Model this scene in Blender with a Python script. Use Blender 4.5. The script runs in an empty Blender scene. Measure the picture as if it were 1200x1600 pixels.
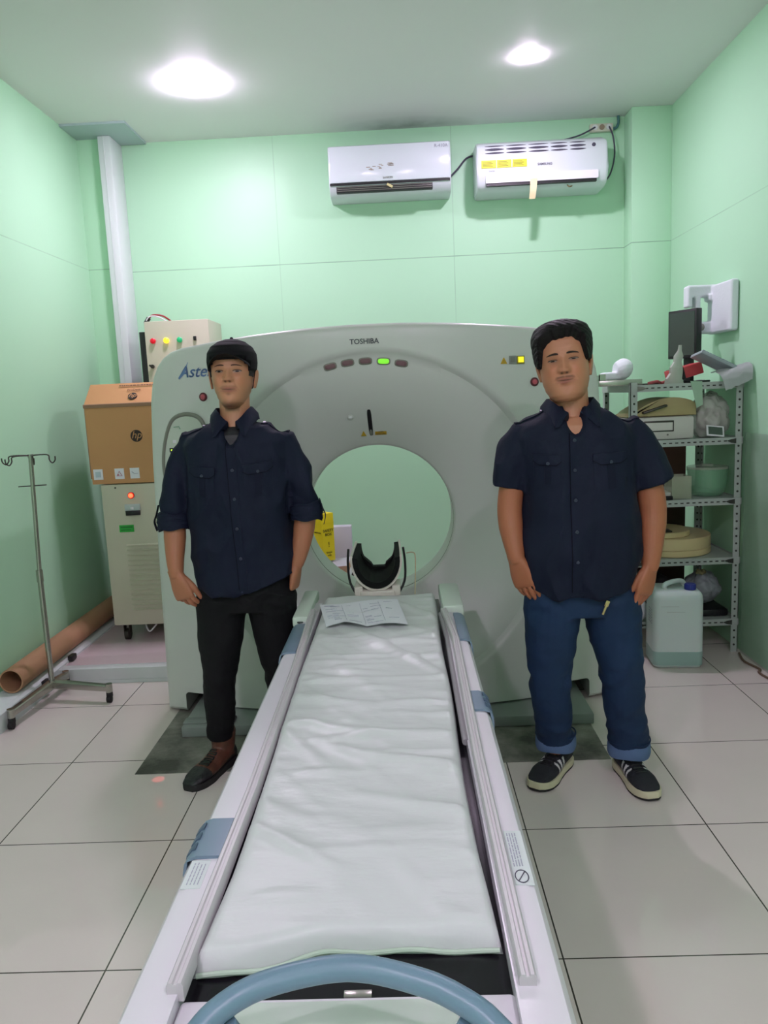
import bpy, bmesh, math, random
from mathutils import Vector, Matrix, Euler, noise
from mathutils.bvhtree import BVHTree
random.seed(7)
PI = math.pi
SC = bpy.context.scene
COL = SC.collection
V = Vector

# ------------------------------------------------------------------ camera
cam_d = bpy.data.cameras.new('camera'); cam = bpy.data.objects.new('camera', cam_d); COL.objects.link(cam)
pitch, roll, yaw = 0.1503858, 0.0454070, -0.0273706
cp, sp, cy, sy, cr, sr = math.cos(pitch), math.sin(pitch), math.cos(yaw), math.sin(yaw), math.cos(roll), math.sin(roll)
fwd = V((sy*cp, cy*cp, -sp)); rgt = V((cy, -sy, 0)); dwn = -rgt.cross(fwd)
r2 = cr*rgt + sr*dwn; d2 = -sr*rgt + cr*dwn
m = Matrix((( r2.x, -d2.x, -fwd.x, 0), (r2.y, -d2.y, -fwd.y, 0), (r2.z, -d2.z, -fwd.z, 1.464), (0, 0, 0, 1)))
cam.matrix_world = m
cam_d.sensor_fit = 'VERTICAL'; cam_d.sensor_height = 36; cam_d.lens = 1203.56/1600*36
cam_d.clip_start = 0.05
SC.camera = cam
# ------------------------------------------------------------------ world, exposure
w = bpy.data.worlds.new('world'); SC.world = w; w.use_nodes = True
w.node_tree.nodes['Background'].inputs[0].default_value = (0.6, 0.8, 0.7, 1)
w.node_tree.nodes['Background'].inputs[1].default_value = 0.05
SC.view_settings.view_transform = 'Standard'; SC.view_settings.look = 'None'
SC.view_settings.exposure = 0.75; SC.view_settings.gamma = 1.0
SC.view_settings.use_curve_mapping = False
LAMP_BACK_LEFT = 100.0      # emission of the ceiling lamps
LAMP_BACK_RIGHT = 560.0
LAMP_FRONT = 125.0
LAMP_COLOR = (1.0, 0.77, 1.05)

# ------------------------------------------------------------------ materials
def srgb(r, g, b):
    f = lambda c: (c/255/12.92) if c/255 <= 0.04045 else ((c/255+0.055)/1.055)**2.4
    return (f(r), f(g), f(b), 1)
def mat(name, col, rough=0.5, metal=0.0, bump=0.0, bscale=40.0, var=0.0, vscale=4.0, spec=0.5, emit=None, es=0.0, alpha=None, trans=0.0, sss=0.0, stretch=None, coat=0.0):
    m = bpy.data.materials.new(name); m.use_nodes = True
    nt = m.node_tree; b = nt.nodes['Principled BSDF']; L = nt.links
    b.inputs['Base Color'].default_value = col; b.inputs['Roughness'].default_value = rough
    b.inputs['Metallic'].default_value = metal; b.inputs['Specular IOR Level'].default_value = spec
    if coat: b.inputs['Coat Weight'].default_value = coat; b.inputs['Coat Roughness'].default_value = 0.1
    if trans: b.inputs['Transmission Weight'].default_value = trans
    if sss: b.inputs['Subsurface Weight'].default_value = sss; b.inputs['Subsurface Radius'].default_value = (0.02, 0.008, 0.004)
    if alpha is not None: b.inputs['Alpha'].default_value = alpha
    if emit: b.inputs['Emission Color'].default_value = emit; b.inputs['Emission Strength'].default_value = es
    tc = None
    if bump or var:
        tc = nt.nodes.new('ShaderNodeTexCoord'); mp = nt.nodes.new('ShaderNodeMapping'); L.new(tc.outputs['Object'], mp.inputs[0])
        if stretch: mp.inputs['Scale'].default_value = stretch
    if bump:
        n = nt.nodes.new('ShaderNodeTexNoise'); n.inputs['Scale'].default_value = bscale; n.inputs['Detail'].default_value = 4
        L.new(mp.outputs[0], n.inputs['Vector'])
        bp = nt.nodes.new('ShaderNodeBump'); bp.inputs['Strength'].default_value = bump; bp.inputs['Distance'].default_value = 0.01
        L.new(n.outputs['Fac'], bp.inputs['Height']); L.new(bp.outputs[0], b.inputs['Normal'])
    if var:
        n2 = nt.nodes.new('ShaderNodeTexNoise'); n2.inputs['Scale'].default_value = vscale; n2.inputs['Detail'].default_value = 5
        L.new(mp.outputs[0], n2.inputs['Vector'])
        mx = nt.nodes.new('ShaderNodeMix'); mx.data_type = 'RGBA'
        mx.inputs['A'].default_value = tuple(c*(1-var) for c in col[:3])+(1,)
        mx.inputs['B'].default_value = tuple(min(1, c*(1+var)) for c in col[:3])+(1,)
        L.new(n2.outputs['Fac'], mx.inputs['Factor']); L.new(mx.outputs['Result'], b.inputs['Base Color'])
    return m
def attr_mat(name, rough=0.5, sss=0.0, bump=0.0, bscale=200):
    m = mat(name, (1, 1, 1, 1), rough, sss=sss, bump=bump, bscale=bscale)
    nt = m.node_tree; a = nt.nodes.new('ShaderNodeAttribute'); a.attribute_name = 'Col'
    nt.links.new(a.outputs['Color'], nt.nodes['Principled BSDF'].inputs['Base Color'])
    return m
M = {}
M['black'] = mat('black_plastic', srgb(22, 22, 24), 0.45)
M['black_rubber'] = mat('black_rubber', srgb(26, 25, 25), 0.7)
M['steel'] = mat('brushed_steel', srgb(176, 174, 166), 0.25, 0.9)
M['steel_dark'] = mat('dark_steel', srgb(70, 68, 62), 0.4, 0.8)
M['white_plastic'] = mat('white_plastic', srgb(226, 226, 228), 0.35)
M['white_matte'] = mat('white_matte', srgb(214, 224, 220), 0.6)
M['gantry'] = mat('machine_shell', srgb(206, 210, 202), 0.32, var=0.02, vscale=1.5)
M['gantry_trim'] = mat('machine_trim_grey', srgb(128, 130, 118), 0.5)
M['plinth'] = mat('machine_plinth', srgb(134, 142, 136), 0.5, var=0.12, vscale=6)
M['paper'] = mat('paper', srgb(232, 236, 240), 0.7)
M['ink'] = mat('ink', srgb(70, 70, 84), 0.7)
M['ink_light'] = mat('ink_light', srgb(165, 170, 182), 0.7)
M['cardboard'] = mat('cardboard', srgb(200, 150, 100), 0.75, var=0.07, vscale=3, bump=0.05, bscale=20)
M['cardboard_in'] = mat('cardboard_inner', srgb(150, 118, 92), 0.8)
M['beige'] = mat('beige_metal', srgb(196, 196, 172), 0.4, var=0.03)
M['red'] = mat('red_lens', srgb(170, 30, 40), 0.3)
M['yellow'] = mat('yellow', srgb(216, 218, 20), 0.5)
M['bluegrey'] = mat('blue_grey_plastic', srgb(108, 138, 152), 0.35, spec=0.5)
M['clamp'] = mat('clamp_blue', srgb(120, 142, 158), 0.4)
M['clamp_dark'] = mat('clamp_ridge', srgb(84, 104, 122), 0.45)

# ------------------------------------------------------------------ mesh helpers
def new_bm(): return bmesh.new()
def box(bm, x0, x1, y0, y1, z0, z1, bev=0.0, seg=2, mtx=None):
    vs = [bm.verts.new((x, y, z)) for x in (x0, x1) for y in (y0, y1) for z in (z0, z1)]
    idx = [(0, 1, 3, 2), (4, 6, 7, 5), (0, 4, 5, 1), (2, 3, 7, 6), (0, 2, 6, 4), (1, 5, 7, 3)]
    fs = [bm.faces.new([vs[i] for i in f]) for f in idx]
    out = vs
    if bev > 0:
        es = list({e for f in fs for e in f.edges})
        r = bmesh.ops.bevel(bm, geom=es, offset=bev, segments=seg, affect='EDGES', profile=0.5)
        out = list({v for f in r['faces'] for v in f.verts} | {v for v in vs if v.is_valid})
    if mtx is not None:
        for v in out: v.co = mtx @ v.co
    return out
def frame(d, ref=None):
    d = d.normalized(); ref = ref or V((0, 0, 1))
    if abs(d.dot(ref)) > 0.98: ref = V((1, 0, 0))
    a = ref.cross(d).normalized(); b = d.cross(a).normalized()
    return a, b
def rings(bm, rs, cap=True, closed=False):
    """rs: list of rings (lists of coordinates)"""
    vr = [[bm.verts.new(p) for p in r] for r in rs]; n = len(vr[0]); k = len(vr)
    for i in range(k if closed else k-1):
        a, b = vr[i], vr[(i+1) % k]
        for j in range(n):
            bm.faces.new((a[j], a[(j+1) % n], b[(j+1) % n], b[j]))
    if cap and not closed:
        bm.faces.new(list(reversed(vr[0]))); bm.faces.new(vr[-1])
    return vr
def circ(c, a, b, ra, rb=None, n=16, e=2.0):
    rb = ra if rb is None else rb; o = []
    for j in range(n):
        t = 2*PI*j/n; ct, st = math.cos(t), math.sin(t)
        ct = math.copysign(abs(ct)**(2/e), ct); st = math.copysign(abs(st)**(2/e), st)
        o.append(V(c) + a*ra*ct + b*rb*st)
    return o
def cyl(bm, p0, p1, r0, r1=None, n=24):
    p0, p1 = V(p0), V(p1); a, b = frame(p1-p0)
    return rings(bm, [circ(p0, a, b, r0, n=n), circ(p1, a, b, r0 if r1 is None else r1, n=n)])
def smooth_pts(pts, sub=6):
    P = [V(p) for p in pts]; o = []
    for i in range(len(P)-1):
        p0 = P[max(i-1, 0)]; p1 = P[i]; p2 = P[i+1]; p3 = P[min(i+2, len(P)-1)]
        for k in range(sub):
            t = k/sub
            o.append(0.5*((2*p1)+(-p0+p2)*t+(2*p0-5*p1+4*p2-p3)*t*t+(-p0+3*p1-3*p2+p3)*t**3))
    o.append(P[-1]); return o
def tube(bm, pts, r, n=12, sub=0, closed=False, flat=1.0, ref=None):
    P = smooth_pts(pts, sub) if sub else [V(p) for p in pts]
    k = len(P); R = r if isinstance(r, (list, tuple)) else [r]*k
    if len(R) != k:
        src = R; R = []
        for i in range(k):
            f = i/(k-1)*(len(src)-1); j = min(int(f), len(src)-2); R.append(src[j]*(1-(f-j))+src[j+1]*(f-j))
    rs = []; a = None
    for i, p in enumerate(P):
        if closed: d = P[(i+1) % k]-P[i-1]
        else: d = P[min(i+1, k-1)]-P[max(i-1, 0)]
        d.normalize()
        if a is None or ref is not None: a, b = frame(d, ref)
        else:
            a = (a-d*a.dot(d)).normalized(); b = d.cross(a)
        rs.append(circ(p, a, b, R[i], R[i]*flat, n))
    return rings(bm, rs, closed=closed)
def limb(bm, pts, radii, sub=5, n=30):
    """rounded tapering chain for bodies and cloth"""
    P = smooth_pts(pts, sub); k = len(P); R = []
    for i in range(k):
        f = i/(k-1)*(len(radii)-1); j = min(int(f), len(radii)-2); t = f-j; R.append(radii[j]*(1-t)+radii[j+1]*t)
    d0 = (P[0]-P[1]).normalized(); d1 = (P[-1]-P[-2]).normalized()
    P = [P[0]+d0*R[0]*0.9, P[0]+d0*R[0]*0.6]+P+[P[-1]+d1*R[-1]*0.6, P[-1]+d1*R[-1]*0.9]
    R = [R[0]*0.35, R[0]*0.8]+R+[R[-1]*0.8, R[-1]*0.35]
    tube(bm, P, R, n)
def sleeve(bm, pts, radii, sub=5, n=24, flat=1.0, ref=None):
    P = smooth_pts(pts, sub); tube(bm, P, radii, n, flat=flat, ref=ref)
def prism(bm, poly, axis, a, b, bev=0):
    """poly 2D extruded along axis; axis 'x': (y,z), 'y': (x,z), 'z': (x,y)"""
    def P(u, v, t): return (t, u, v) if axis == 'x' else ((u, t, v) if axis == 'y' else (u, v, t))
    va = [bm.verts.new(P(u, v, a)) for u, v in poly]; vb = [bm.verts.new(P(u, v, b)) for u, v in poly]
    n = len(poly); fs = [bm.faces.new(va), bm.faces.new(list(reversed(vb)))]
    for i in range(n): fs.append(bm.faces.new((va[i], vb[i], vb[(i+1) % n], va[(i+1) % n])))
    if bev:
        es = list({e for f in fs[:2] for e in f.edges})
        bmesh.ops.bevel(bm, geom=es, offset=bev, segments=2, affect='EDGES', profile=0.5)
def lathe(bm, prof, c, n=32, axis='z'):
    rs = []
    for r, h in prof:
        ring = []
        for j in range(n):
            t = 2*PI*j/n; x, y = max(r, 1e-4)*math.cos(t), max(r, 1e-4)*math.sin(t)
            ring.append(V(c)+(V((x, y, h)) if axis == 'z' else (V((x, -h, y)) if axis == 'y' else V((h, x, y)))))
        rs.append(ring)
    return rings(bm, rs)
def rrect(x0, x1, z0, z1, r, n=6):
    o = []
    for cx, cz, a0 in ((x1-r, z1-r, 0), (x0+r, z1-r, 90), (x0+r, z0+r, 180), (x1-r, z0+r, 270)):
        for k in range(n+1):
            a = math.radians(a0+90*k/n); o.append((cx+r*math.cos(a), cz+r*math.sin(a)))
    return o
def finish(bm, angle=38):
    bmesh.ops.recalc_face_normals(bm, faces=bm.faces[:])
    me = bpy.data.meshes.new('mesh'); bm.to_mesh(me); bm.free()
    if me.polygons:
        me.polygons.foreach_set('use_smooth', [True]*len(me.polygons))
        me.set_sharp_from_angle(angle=math.radians(angle))
    return me
def link(name, bm, material, parent=None, label=None, angle=38):
    me = bm if isinstance(bm, bpy.types.Mesh) else finish(bm, angle)
    me.name = name
    o = bpy.data.objects.new(name, me); COL.objects.link(o)
    if material is not None: me.materials.clear(); me.materials.append(material)
    if parent is not None:
        o.parent = parent; o.matrix_parent_inverse = base_matrix(parent).inverted()
    if label: o['label'] = label
    return o
def base_matrix(o):
    mm = Matrix.Translation(o.location) @ o.rotation_euler.to_matrix().to_4x4()
    return (base_matrix(o.parent) @ o.matrix_parent_inverse @ mm) if o.parent else mm
def thing(name, label, cat, loc=(0, 0, 0), group=None):
    o = bpy.data.objects.new(name, None); COL.objects.link(o); o.location = loc
    o.empty_display_size = 0.05
    o['label'] = label; o['category'] = cat
    if group: o['group'] = group
    return o
def tag(o, label, cat, group=None):
    o['label'] = label; o['category'] = cat
    if group: o['group'] = group
    return o
def struct(name, bm, material, parent=None):
    o = link(name, bm, material, parent); o['kind'] = 'structure'; return o
def evaluated(o):
    dg = bpy.context.evaluated_depsgraph_get(); dg.update()
    me = bpy.data.meshes.new_from_object(o.evaluated_get(dg), depsgraph=dg); return me
def remesh(bm, voxel, it=2, fac=0.5):
    bmesh.ops.recalc_face_normals(bm, faces=bm.faces[:])
    me = bpy.data.meshes.new('tmp'); bm.to_mesh(me); bm.free()
    o = bpy.data.objects.new('tmp', me); COL.objects.link(o)
    r = o.modifiers.new('r', 'REMESH'); r.mode = 'VOXEL'; r.voxel_size = voxel
    if it:
        s = o.modifiers.new('s', 'SMOOTH'); s.iterations = it; s.factor = fac
    res = evaluated(o); bpy.data.objects.remove(o); bpy.data.meshes.remove(me)
    res.polygons.foreach_set('use_smooth', [True]*len(res.polygons))
    return res
def bvh_of(me):
    return BVHTree.FromPolygons([v.co.copy() for v in me.vertices], [tuple(p.vertices) for p in me.polygons])
def patch(bm, bvh, fn, nu, nv, d=V((0, 1, 0)), off=0.002, thick=0.003, back=1.0):
    """grid fn(u,v)->point in space; pushed along d onto the surface under it, lifted by off, with a closed body"""
    d = d.normalized(); top = []; bot = []
    for i in range(nu+1):
        rt = []; rb = []
        for j in range(nv+1):
            p = V(fn(i/nu, j/nv)); h = bvh.ray_cast(p-d*back, d)[0]
            if h is None: h = bvh.find_nearest(p)[0]
            rt.append(bm.verts.new(h-d*off)); rb.append(bm.verts.new(h-d*(off-thick)))
        top.append(rt); bot.append(rb)
    for i in range(nu):
        for j in range(nv):
            bm.faces.new((top[i][j], top[i+1][j], top[i+1][j+1], top[i][j+1]))
            bm.faces.new((bot[i][j], bot[i][j+1], bot[i+1][j+1], bot[i+1][j]))
    for i in range(nu):
        bm.faces.new((top[i][0], bot[i][0], bot[i+1][0], top[i+1][0])); bm.faces.new((top[i][nv], top[i+1][nv], bot[i+1][nv], bot[i][nv]))
    for j in range(nv):
        bm.faces.new((top[0][j], top[0][j+1], bot[0][j+1], bot[0][j])); bm.faces.new((top[nu][j], bot[nu][j], bot[nu][j+1], top[nu][j+1]))
def quad(p00, p10, p11, p01):
    A, B, C_, D = map(V, (p00, p10, p11, p01))
    return lambda u, v: (A*(1-u)+B*u)*(1-v)+(D*(1-u)+C_*u)*v
def text_mesh(s, size, mtx, extrude=0.0006, bvh=None, d=V((0, 1, 0)), off=0.0015, shear=0.0, bold=0.0, align='CENTER'):
    c = bpy.data.curves.new('t', 'FONT'); c.body = s; c.size = size; c.extrude = extrude; c.shear = shear; c.offset = bold
    c.align_x = align; c.align_y = 'CENTER'; c.resolution_u = 3
    o = bpy.data.objects.new('t', c); COL.objects.link(o)
    me = evaluated(o); bpy.data.objects.remove(o); bpy.data.curves.remove(c)
    me.transform(mtx)
    if bvh:
        for v in me.vertices:
            h = bvh.ray_cast(v.co-d*1.0, d)[0]
            if h: v.co = h-d*(off+(0.0003 if True else 0))
    return me
FRONT = Matrix(((1, 0, 0, 0), (0, 0, -1, 0), (0, 1, 0, 0), (0, 0, 0, 1)))     # text facing -Y
def at(x, y, z, m=FRONT): return Matrix.Translation((x, y, z)) @ m
def text(name, s, size, mtx, material, parent, **k):
    me = text_mesh(s, size, mtx, **k); return link(name, me, material, parent)

# ------------------------------------------------------------------ setting: room shell
XL, XR, YB, YF, H = -2.03, 1.80, 5.42, -4.8, 3.2
def wall_mat(name, seams):
    """painted board wall: mint paint, faint joints between boards (axis, value) as darker filled grooves"""
    m = mat(name, srgb(182, 230, 192), 0.42, bump=0.06, bscale=9, var=0.025, vscale=1.2, spec=0.35)
    nt = m.node_tree; L = nt.links; b = nt.nodes['Principled BSDF']
    geo = nt.nodes.new('ShaderNodeNewGeometry'); sep = nt.nodes.new('ShaderNodeSeparateXYZ'); L.new(geo.outputs['Position'], sep.inputs[0])
    n = nt.nodes.new('ShaderNodeTexNoise'); n.inputs['Scale'].default_value = 3.5; L.new(geo.outputs['Position'], n.inputs['Vector'])
    acc = None
    for ax, val, strength in seams:
        s = nt.nodes.new('ShaderNodeMath'); s.operation = 'SUBTRACT'; L.new(sep.outputs[ax], s.inputs[0]); s.inputs[1].default_value = val
        a = nt.nodes.new('ShaderNodeMath'); a.operation = 'ABSOLUTE'; L.new(s.outputs[0], a.inputs[0])
        c = nt.nodes.new('ShaderNodeMath'); c.operation = 'LESS_THAN'; L.new(a.outputs[0], c.inputs[0]); c.inputs[1].default_value = 0.0028
        e = nt.nodes.new('ShaderNodeMath'); e.operation = 'MULTIPLY'; L.new(c.outputs[0], e.inputs[0]); e.inputs[1].default_value = strength
        if acc is None: acc = e
        else:
            q = nt.nodes.new('ShaderNodeMath'); q.operation = 'MAXIMUM'; L.new(acc.outputs[0], q.inputs[0]); L.new(e.outputs[0], q.inputs[1]); acc = q
    if acc:
        mu = nt.nodes.new('ShaderNodeMath'); mu.operation = 'MULTIPLY'; L.new(acc.outputs[0], mu.inputs[0]); L.new(n.outputs['Fac'], mu.inputs[1])
        old = b.inputs['Base Color'].links[0].from_socket
        mx = nt.nodes.new('ShaderNodeMix'); mx.data_type = 'RGBA'; L.new(mu.outputs[0], mx.inputs['Factor']); L.new(old, mx.inputs['A'])
        mx.inputs['B'].default_value = srgb(96, 140, 108); L.new(mx.outputs['Result'], b.inputs['Base Color'])
    return m
M['wall'] = wall_mat('mint_wall_paint', [(2, 2.372, 1.0), (0, -0.78, 0.35), (0, 0.405, 0.45)])
M['wall_side'] = wall_mat('mint_side_wall_paint', [(2, 2.372, 0.5)])
def ceiling_mat():
    m = mat('ceiling_paint', srgb(228, 232, 228), 0.6, bump=0.05, bscale=5, var=0.02, vscale=1.0)
    nt = m.node_tree; L = nt.links; b = nt.nodes['Principled BSDF']
    geo = nt.nodes.new('ShaderNodeNewGeometry')
    mp = nt.nodes.new('ShaderNodeMapping'); mp.vector_type = 'POINT'; mp.inputs['Location'].default_value = (-0.12/0.42, -5.36/0.16, -3.2); mp.inputs['Scale'].default_value = (1/0.42, 1/0.16, 1)
    L.new(geo.outputs['Position'], mp.inputs[0])
    ln = nt.nodes.new('ShaderNodeVectorMath'); ln.operation = 'LENGTH'; L.new(mp.outputs[0], ln.inputs[0])
    n = nt.nodes.new('ShaderNodeTexNoise'); n.inputs['Scale'].default_value = 9; n.inputs['Detail'].default_value = 6; L.new(geo.outputs['Position'], n.inputs['Vector'])
    mr = nt.nodes.new('ShaderNodeMapRange'); mr.inputs['From Min'].default_value = 1.1; mr.inputs['From Max'].default_value = 0.0; mr.inputs['To Min'].default_value = 0; mr.inputs['To Max'].default_value = 0.95
    L.new(ln.outputs['Value'], mr.inputs['Value'])
    mu = nt.nodes.new('ShaderNodeMath'); mu.operation = 'MULTIPLY'; L.new(mr.outputs[0], mu.inputs[0]); L.new(n.outputs['Fac'], mu.inputs[1])
    old = b.inputs['Base Color'].links[0].from_socket
    mx = nt.nodes.new('ShaderNodeMix'); mx.data_type = 'RGBA'; L.new(mu.outputs[0], mx.inputs['Factor']); L.new(old, mx.inputs['A'])
    mx.inputs['B'].default_value = srgb(70, 66, 58); L.new(mx.outputs['Result'], b.inputs['Base Color'])
    return m
M['ceiling'] = ceiling_mat()
def floor_mat():
    m = bpy.data.materials.new('polished_floor_tiles'); m.use_nodes = True; nt = m.node_tree; L = nt.links; b = nt.nodes['Principled BSDF']
    geo = nt.nodes.new('ShaderNodeNewGeometry')
    mp = nt.nodes.new('ShaderNodeMapping'); mp.inputs['Location'].default_value = (1.4376+0.6*4, 4.8-0.008, 0); L.new(geo.outputs['Position'], mp.inputs[0])
    br = nt.nodes.new('ShaderNodeTexBrick'); br.offset = 0.0; br.squash = 1.0
    br.inputs['Scale'].default_value = 1.0; br.inputs['Brick Width'].default_value = 0.6; br.inputs['Row Height'].default_value = 0.6
    br.inputs['Mortar Size'].default_value = 0.0022; br.inputs['Mortar Smooth'].default_value = 0.0; br.inputs['Bias'].default_value = 0
    br.inputs['Color1'].default_value = srgb(222, 215, 205); br.inputs['Color2'].default_value = srgb(217, 210, 200); br.inputs['Mortar'].default_value = srgb(72, 70, 60)
    L.new(mp.outputs[0], br.inputs['Vector'])
    n = nt.nodes.new('ShaderNodeTexNoise'); n.inputs['Scale'].default_value = 2.5; n.inputs['Detail'].default_value = 6; L.new(geo.outputs['Position'], n.inputs['Vector'])
    hs = nt.nodes.new('ShaderNodeHueSaturation'); L.new(br.outputs['Color'], hs.inputs['Color'])
    mr = nt.nodes.new('ShaderNodeMapRange'); mr.inputs['To Min'].default_value = 0.93; mr.inputs['To Max'].default_value = 1.06; L.new(n.outputs['Fac'], mr.inputs['Value']); L.new(mr.outputs[0], hs.inputs['Value'])
    L.new(hs.outputs[0], b.inputs['Base Color'])
    rr = nt.nodes.new('ShaderNodeMapRange'); rr.inputs['To Min'].default_value = 0.04; rr.inputs['To Max'].default_value = 0.10; L.new(n.outputs['Fac'], rr.inputs['Value']); L.new(rr.outputs[0], b.inputs['Roughness'])
    b.inputs['Specular IOR Level'].default_value = 0.45
    return m
M['floor'] = floor_mat()
T = 0.1
bm = new_bm(); box(bm, XL-T, XR+T, YF-T, YB+T, -T, 0); struct('floor', bm, M['floor'])
bm = new_bm(); box(bm, XL-T, XR+T, YF-T, YB+T, H, H+T); struct('ceiling', bm, M['ceiling'])
bm = new_bm(); box(bm, XL-T, XR+T, YB, YB+T, 0, H); struct('wall_back', bm, M['wall'])
bm = new_bm(); box(bm, XL-T, XL, YF-T, YB+T, 0, H); struct('wall_left', bm, M['wall_side'])
bm = new_bm(); box(bm, XR, XR+T, YF-T, YB+T, 0, H); struct('wall_right', bm, M['wall_side'])
bm = new_bm(); box(bm, XL-T, XR+T, YF-T, YF, 0, H); struct('wall_front', bm, M['wall_side'])
bm = new_bm(); box(bm, XL, -1.885, 5.26, YB, 0, H); struct('trim_1', bm, M['wall'])          # corner pilasters
bm = new_bm(); box(bm, 1.545, XR, 5.25, YB, 0, H, 0.003); struct('trim_2', bm, M['wall'])
bm = new_bm(); box(bm, -1.872, -1.79, 5.2, YB, 0, 3.186, 0.006); box(bm, -1.836, -1.832, 5.197, 5.2, 0, 3.186); struct('trim_3', bm, M['white_matte'])   # boxed-in duct
bm = new_bm(); box(bm, -2.028, -1.62, 5.0, 5.41, 3.186, 3.2); struct('trim_4', bm, mat('ceiling_patch_board', srgb(176, 196, 196), 0.55))
# cable trunking along the left wall and the low platform
bm = new_bm(); prism(bm, [(XL, 0), (-1.90, 0), (-1.90, 0.085), (-1.92, 0.1), (XL, 0.1)], 'y', 1.0, 5.2); struct('trim_5', bm, M['white_matte'])
bm = new_bm(); box(bm, -1.9, 1.0, 3.96, YB, 0, 0.075); struct('floor_platform', bm, mat('pinkish_platform_tile', srgb(206, 190, 190), 0.22, var=0.03, vscale=2))
bm = new_bm(); box(bm, -1.9, -1.05, 3.93, 4.0, 0, 0.082, 0.004)
box(bm, -1.9, -1.05, 3.925, 3.93, 0.0, 0.018); struct('trim_6', bm, mat('platform_edge', srgb(206, 214, 210), 0.4, var=0.06, vscale=8))
bm = new_bm(); box(bm, -1.13, 0.775, 2.885, 4.0, -0.004, 0.0015)
def cement():
    m = mat('dark_cement', srgb(92, 92, 82), 0.55, bump=0.3, bscale=30, var=0.1, vscale=3)
    nt = m.node_tree; b = nt.nodes['Principled BSDF']; geo = nt.nodes.new('ShaderNodeNewGeometry')
    n = nt.nodes.new('ShaderNodeTexNoise'); n.inputs['Scale'].default_value = 3.2; n.inputs['Detail'].default_value = 8; n.inputs['Roughness'].default_value = 0.62; nt.links.new(geo.outputs['Position'], n.inputs['Vector'])
    cr_ = nt.nodes.new('ShaderNodeValToRGB'); e = cr_.color_ramp.elements; e[0].position = 0.38; e[0].color = srgb(66, 68, 60); e[1].position = 0.64; e[1].color = srgb(150, 150, 138)
    nt.links.new(n.outputs['Fac'], cr_.inputs[0]); nt.links.new(cr_.outputs[0], b.inputs['Base Color'])
    return m
struct('floor_opening', bm, cement())

# ------------------------------------------------------------------ ceiling lamps
def emission(name, col, s):
    m = bpy.data.materials.new(name); m.use_nodes = True; nt = m.node_tree
    b = nt.nodes['Principled BSDF']; b.inputs['Base Color'].default_value = (0.8, 0.8, 0.8, 1)
    b.inputs['Emission Color'].default_value = tuple(col)+(1,); b.inputs['Emission Strength'].default_value = s
    return m
def lamp(loc, r, strength, label, drop=0.05, flat=0.45, group='lamps on the ceiling'):
    x, y = loc
    t = thing('ceiling_lamp', label, 'lamp', (x, y, H), group)
    bm = new_bm(); lathe(bm, [(0, 0.0), (r*0.75, 0.0), (r*0.75, -drop*0.5), (r*0.5, -drop), (0, -drop)], (x, y, H), 24); link('lamp_base', bm, M['white_plastic'], t)
    bm = new_bm(); prof = [(0, -drop), (r, -drop)]
    for k in range(1, 8):
        q = PI/2*k/7; prof.append((r*math.cos(q), -drop-0.003-r*flat*math.sin(q)))
    lathe(bm, prof, (x, y, H), 20); link('bulb', bm, emission('lamp_glow', LAMP_COLOR, strength), t, angle=180)
    return t
lamp((-1.06, 4.5), 0.112, LAMP_BACK_LEFT*1.2, 'large round glowing ceiling lamp towards the left wall', drop=0.012, flat=0.16)
lamp((0.75, 4.4), 0.048, LAMP_BACK_RIGHT, 'small glowing ceiling bulb above the pair of air conditioners', drop=0.003, flat=0.03)
lamp((-1.1, -0.3), 0.08, LAMP_FRONT*1.7, 'glowing ceiling lamp behind the viewer, nearer the left wall', drop=0.02, flat=0.5)
lamp((0.85, -0.3), 0.08, LAMP_FRONT*1.7, 'glowing ceiling lamp behind the viewer, nearer the right wall', drop=0.02, flat=0.5)

lamp((-1.1, -3.2), 0.08, LAMP_FRONT*1.7, 'added fill lamp on the ceiling, far end behind the viewer, left', drop=0.02, flat=0.5)  # extra unseen lamp row, added to give more front light
lamp((0.85, -3.2), 0.08, LAMP_FRONT*1.7, 'added fill lamp on the ceiling, far end behind the viewer, right', drop=0.02, flat=0.5)  # right half of the added fill row

# ------------------------------------------------------------------ CT gantry
GX, GZ = -0.122, 0.886
RT, RD = 0.352, 0.775
def yfront(x): return 3.30+0.21*min(1.3, abs(x-GX)/1.05)**2
def half_outline():
    o = []
    for k in range(13):
        dx = 0.84*k/12; o.append((dx, 1.764-0.058*(dx/0.86)**2))
    o += [(0.89, 1.695), (0.93, 1.67), (0.962, 1.635), (0.985, 1.59), (1.0, 1.54), (1.012, 1.47), (1.03, 1.2), (1.045, 0.7), (1.06, 0.012)]
    return o
ho = half_outline()
outline = [(-x, z) for x, z in reversed(ho)]+[(x, z) for x, z in ho[1:]]
def ray_outline(a):
    dx, dz = math.cos(a), math.sin(a); best = None; n = len(outline)
    for i in range(n):
        x0, z0 = outline[i][0], outline[i][1]-GZ; x1, z1 = outline[(i+1) % n][0], outline[(i+1) % n][1]-GZ
        ex, ez = x1-x0, z1-z0; den = dx*ez-dz*ex
        if abs(den) < 1e-9: continue
        t = (x0*ez-z0*ex)/den; s = (x0*dz-z0*dx)/den
        if t > 0 and -1e-6 <= s <= 1+1e-6 and (best is None or t < best): best = t
    return best
angs = set(2*PI*k/220 for k in range(220))
for x, z in outline: angs.add(math.atan2(z-GZ, x) % (2*PI))
angs = sorted(angs)
fa = [angs[0]]
for a in angs[1:]:
    if a-fa[-1] > 0.002: fa.append(a)
angs = fa
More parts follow.
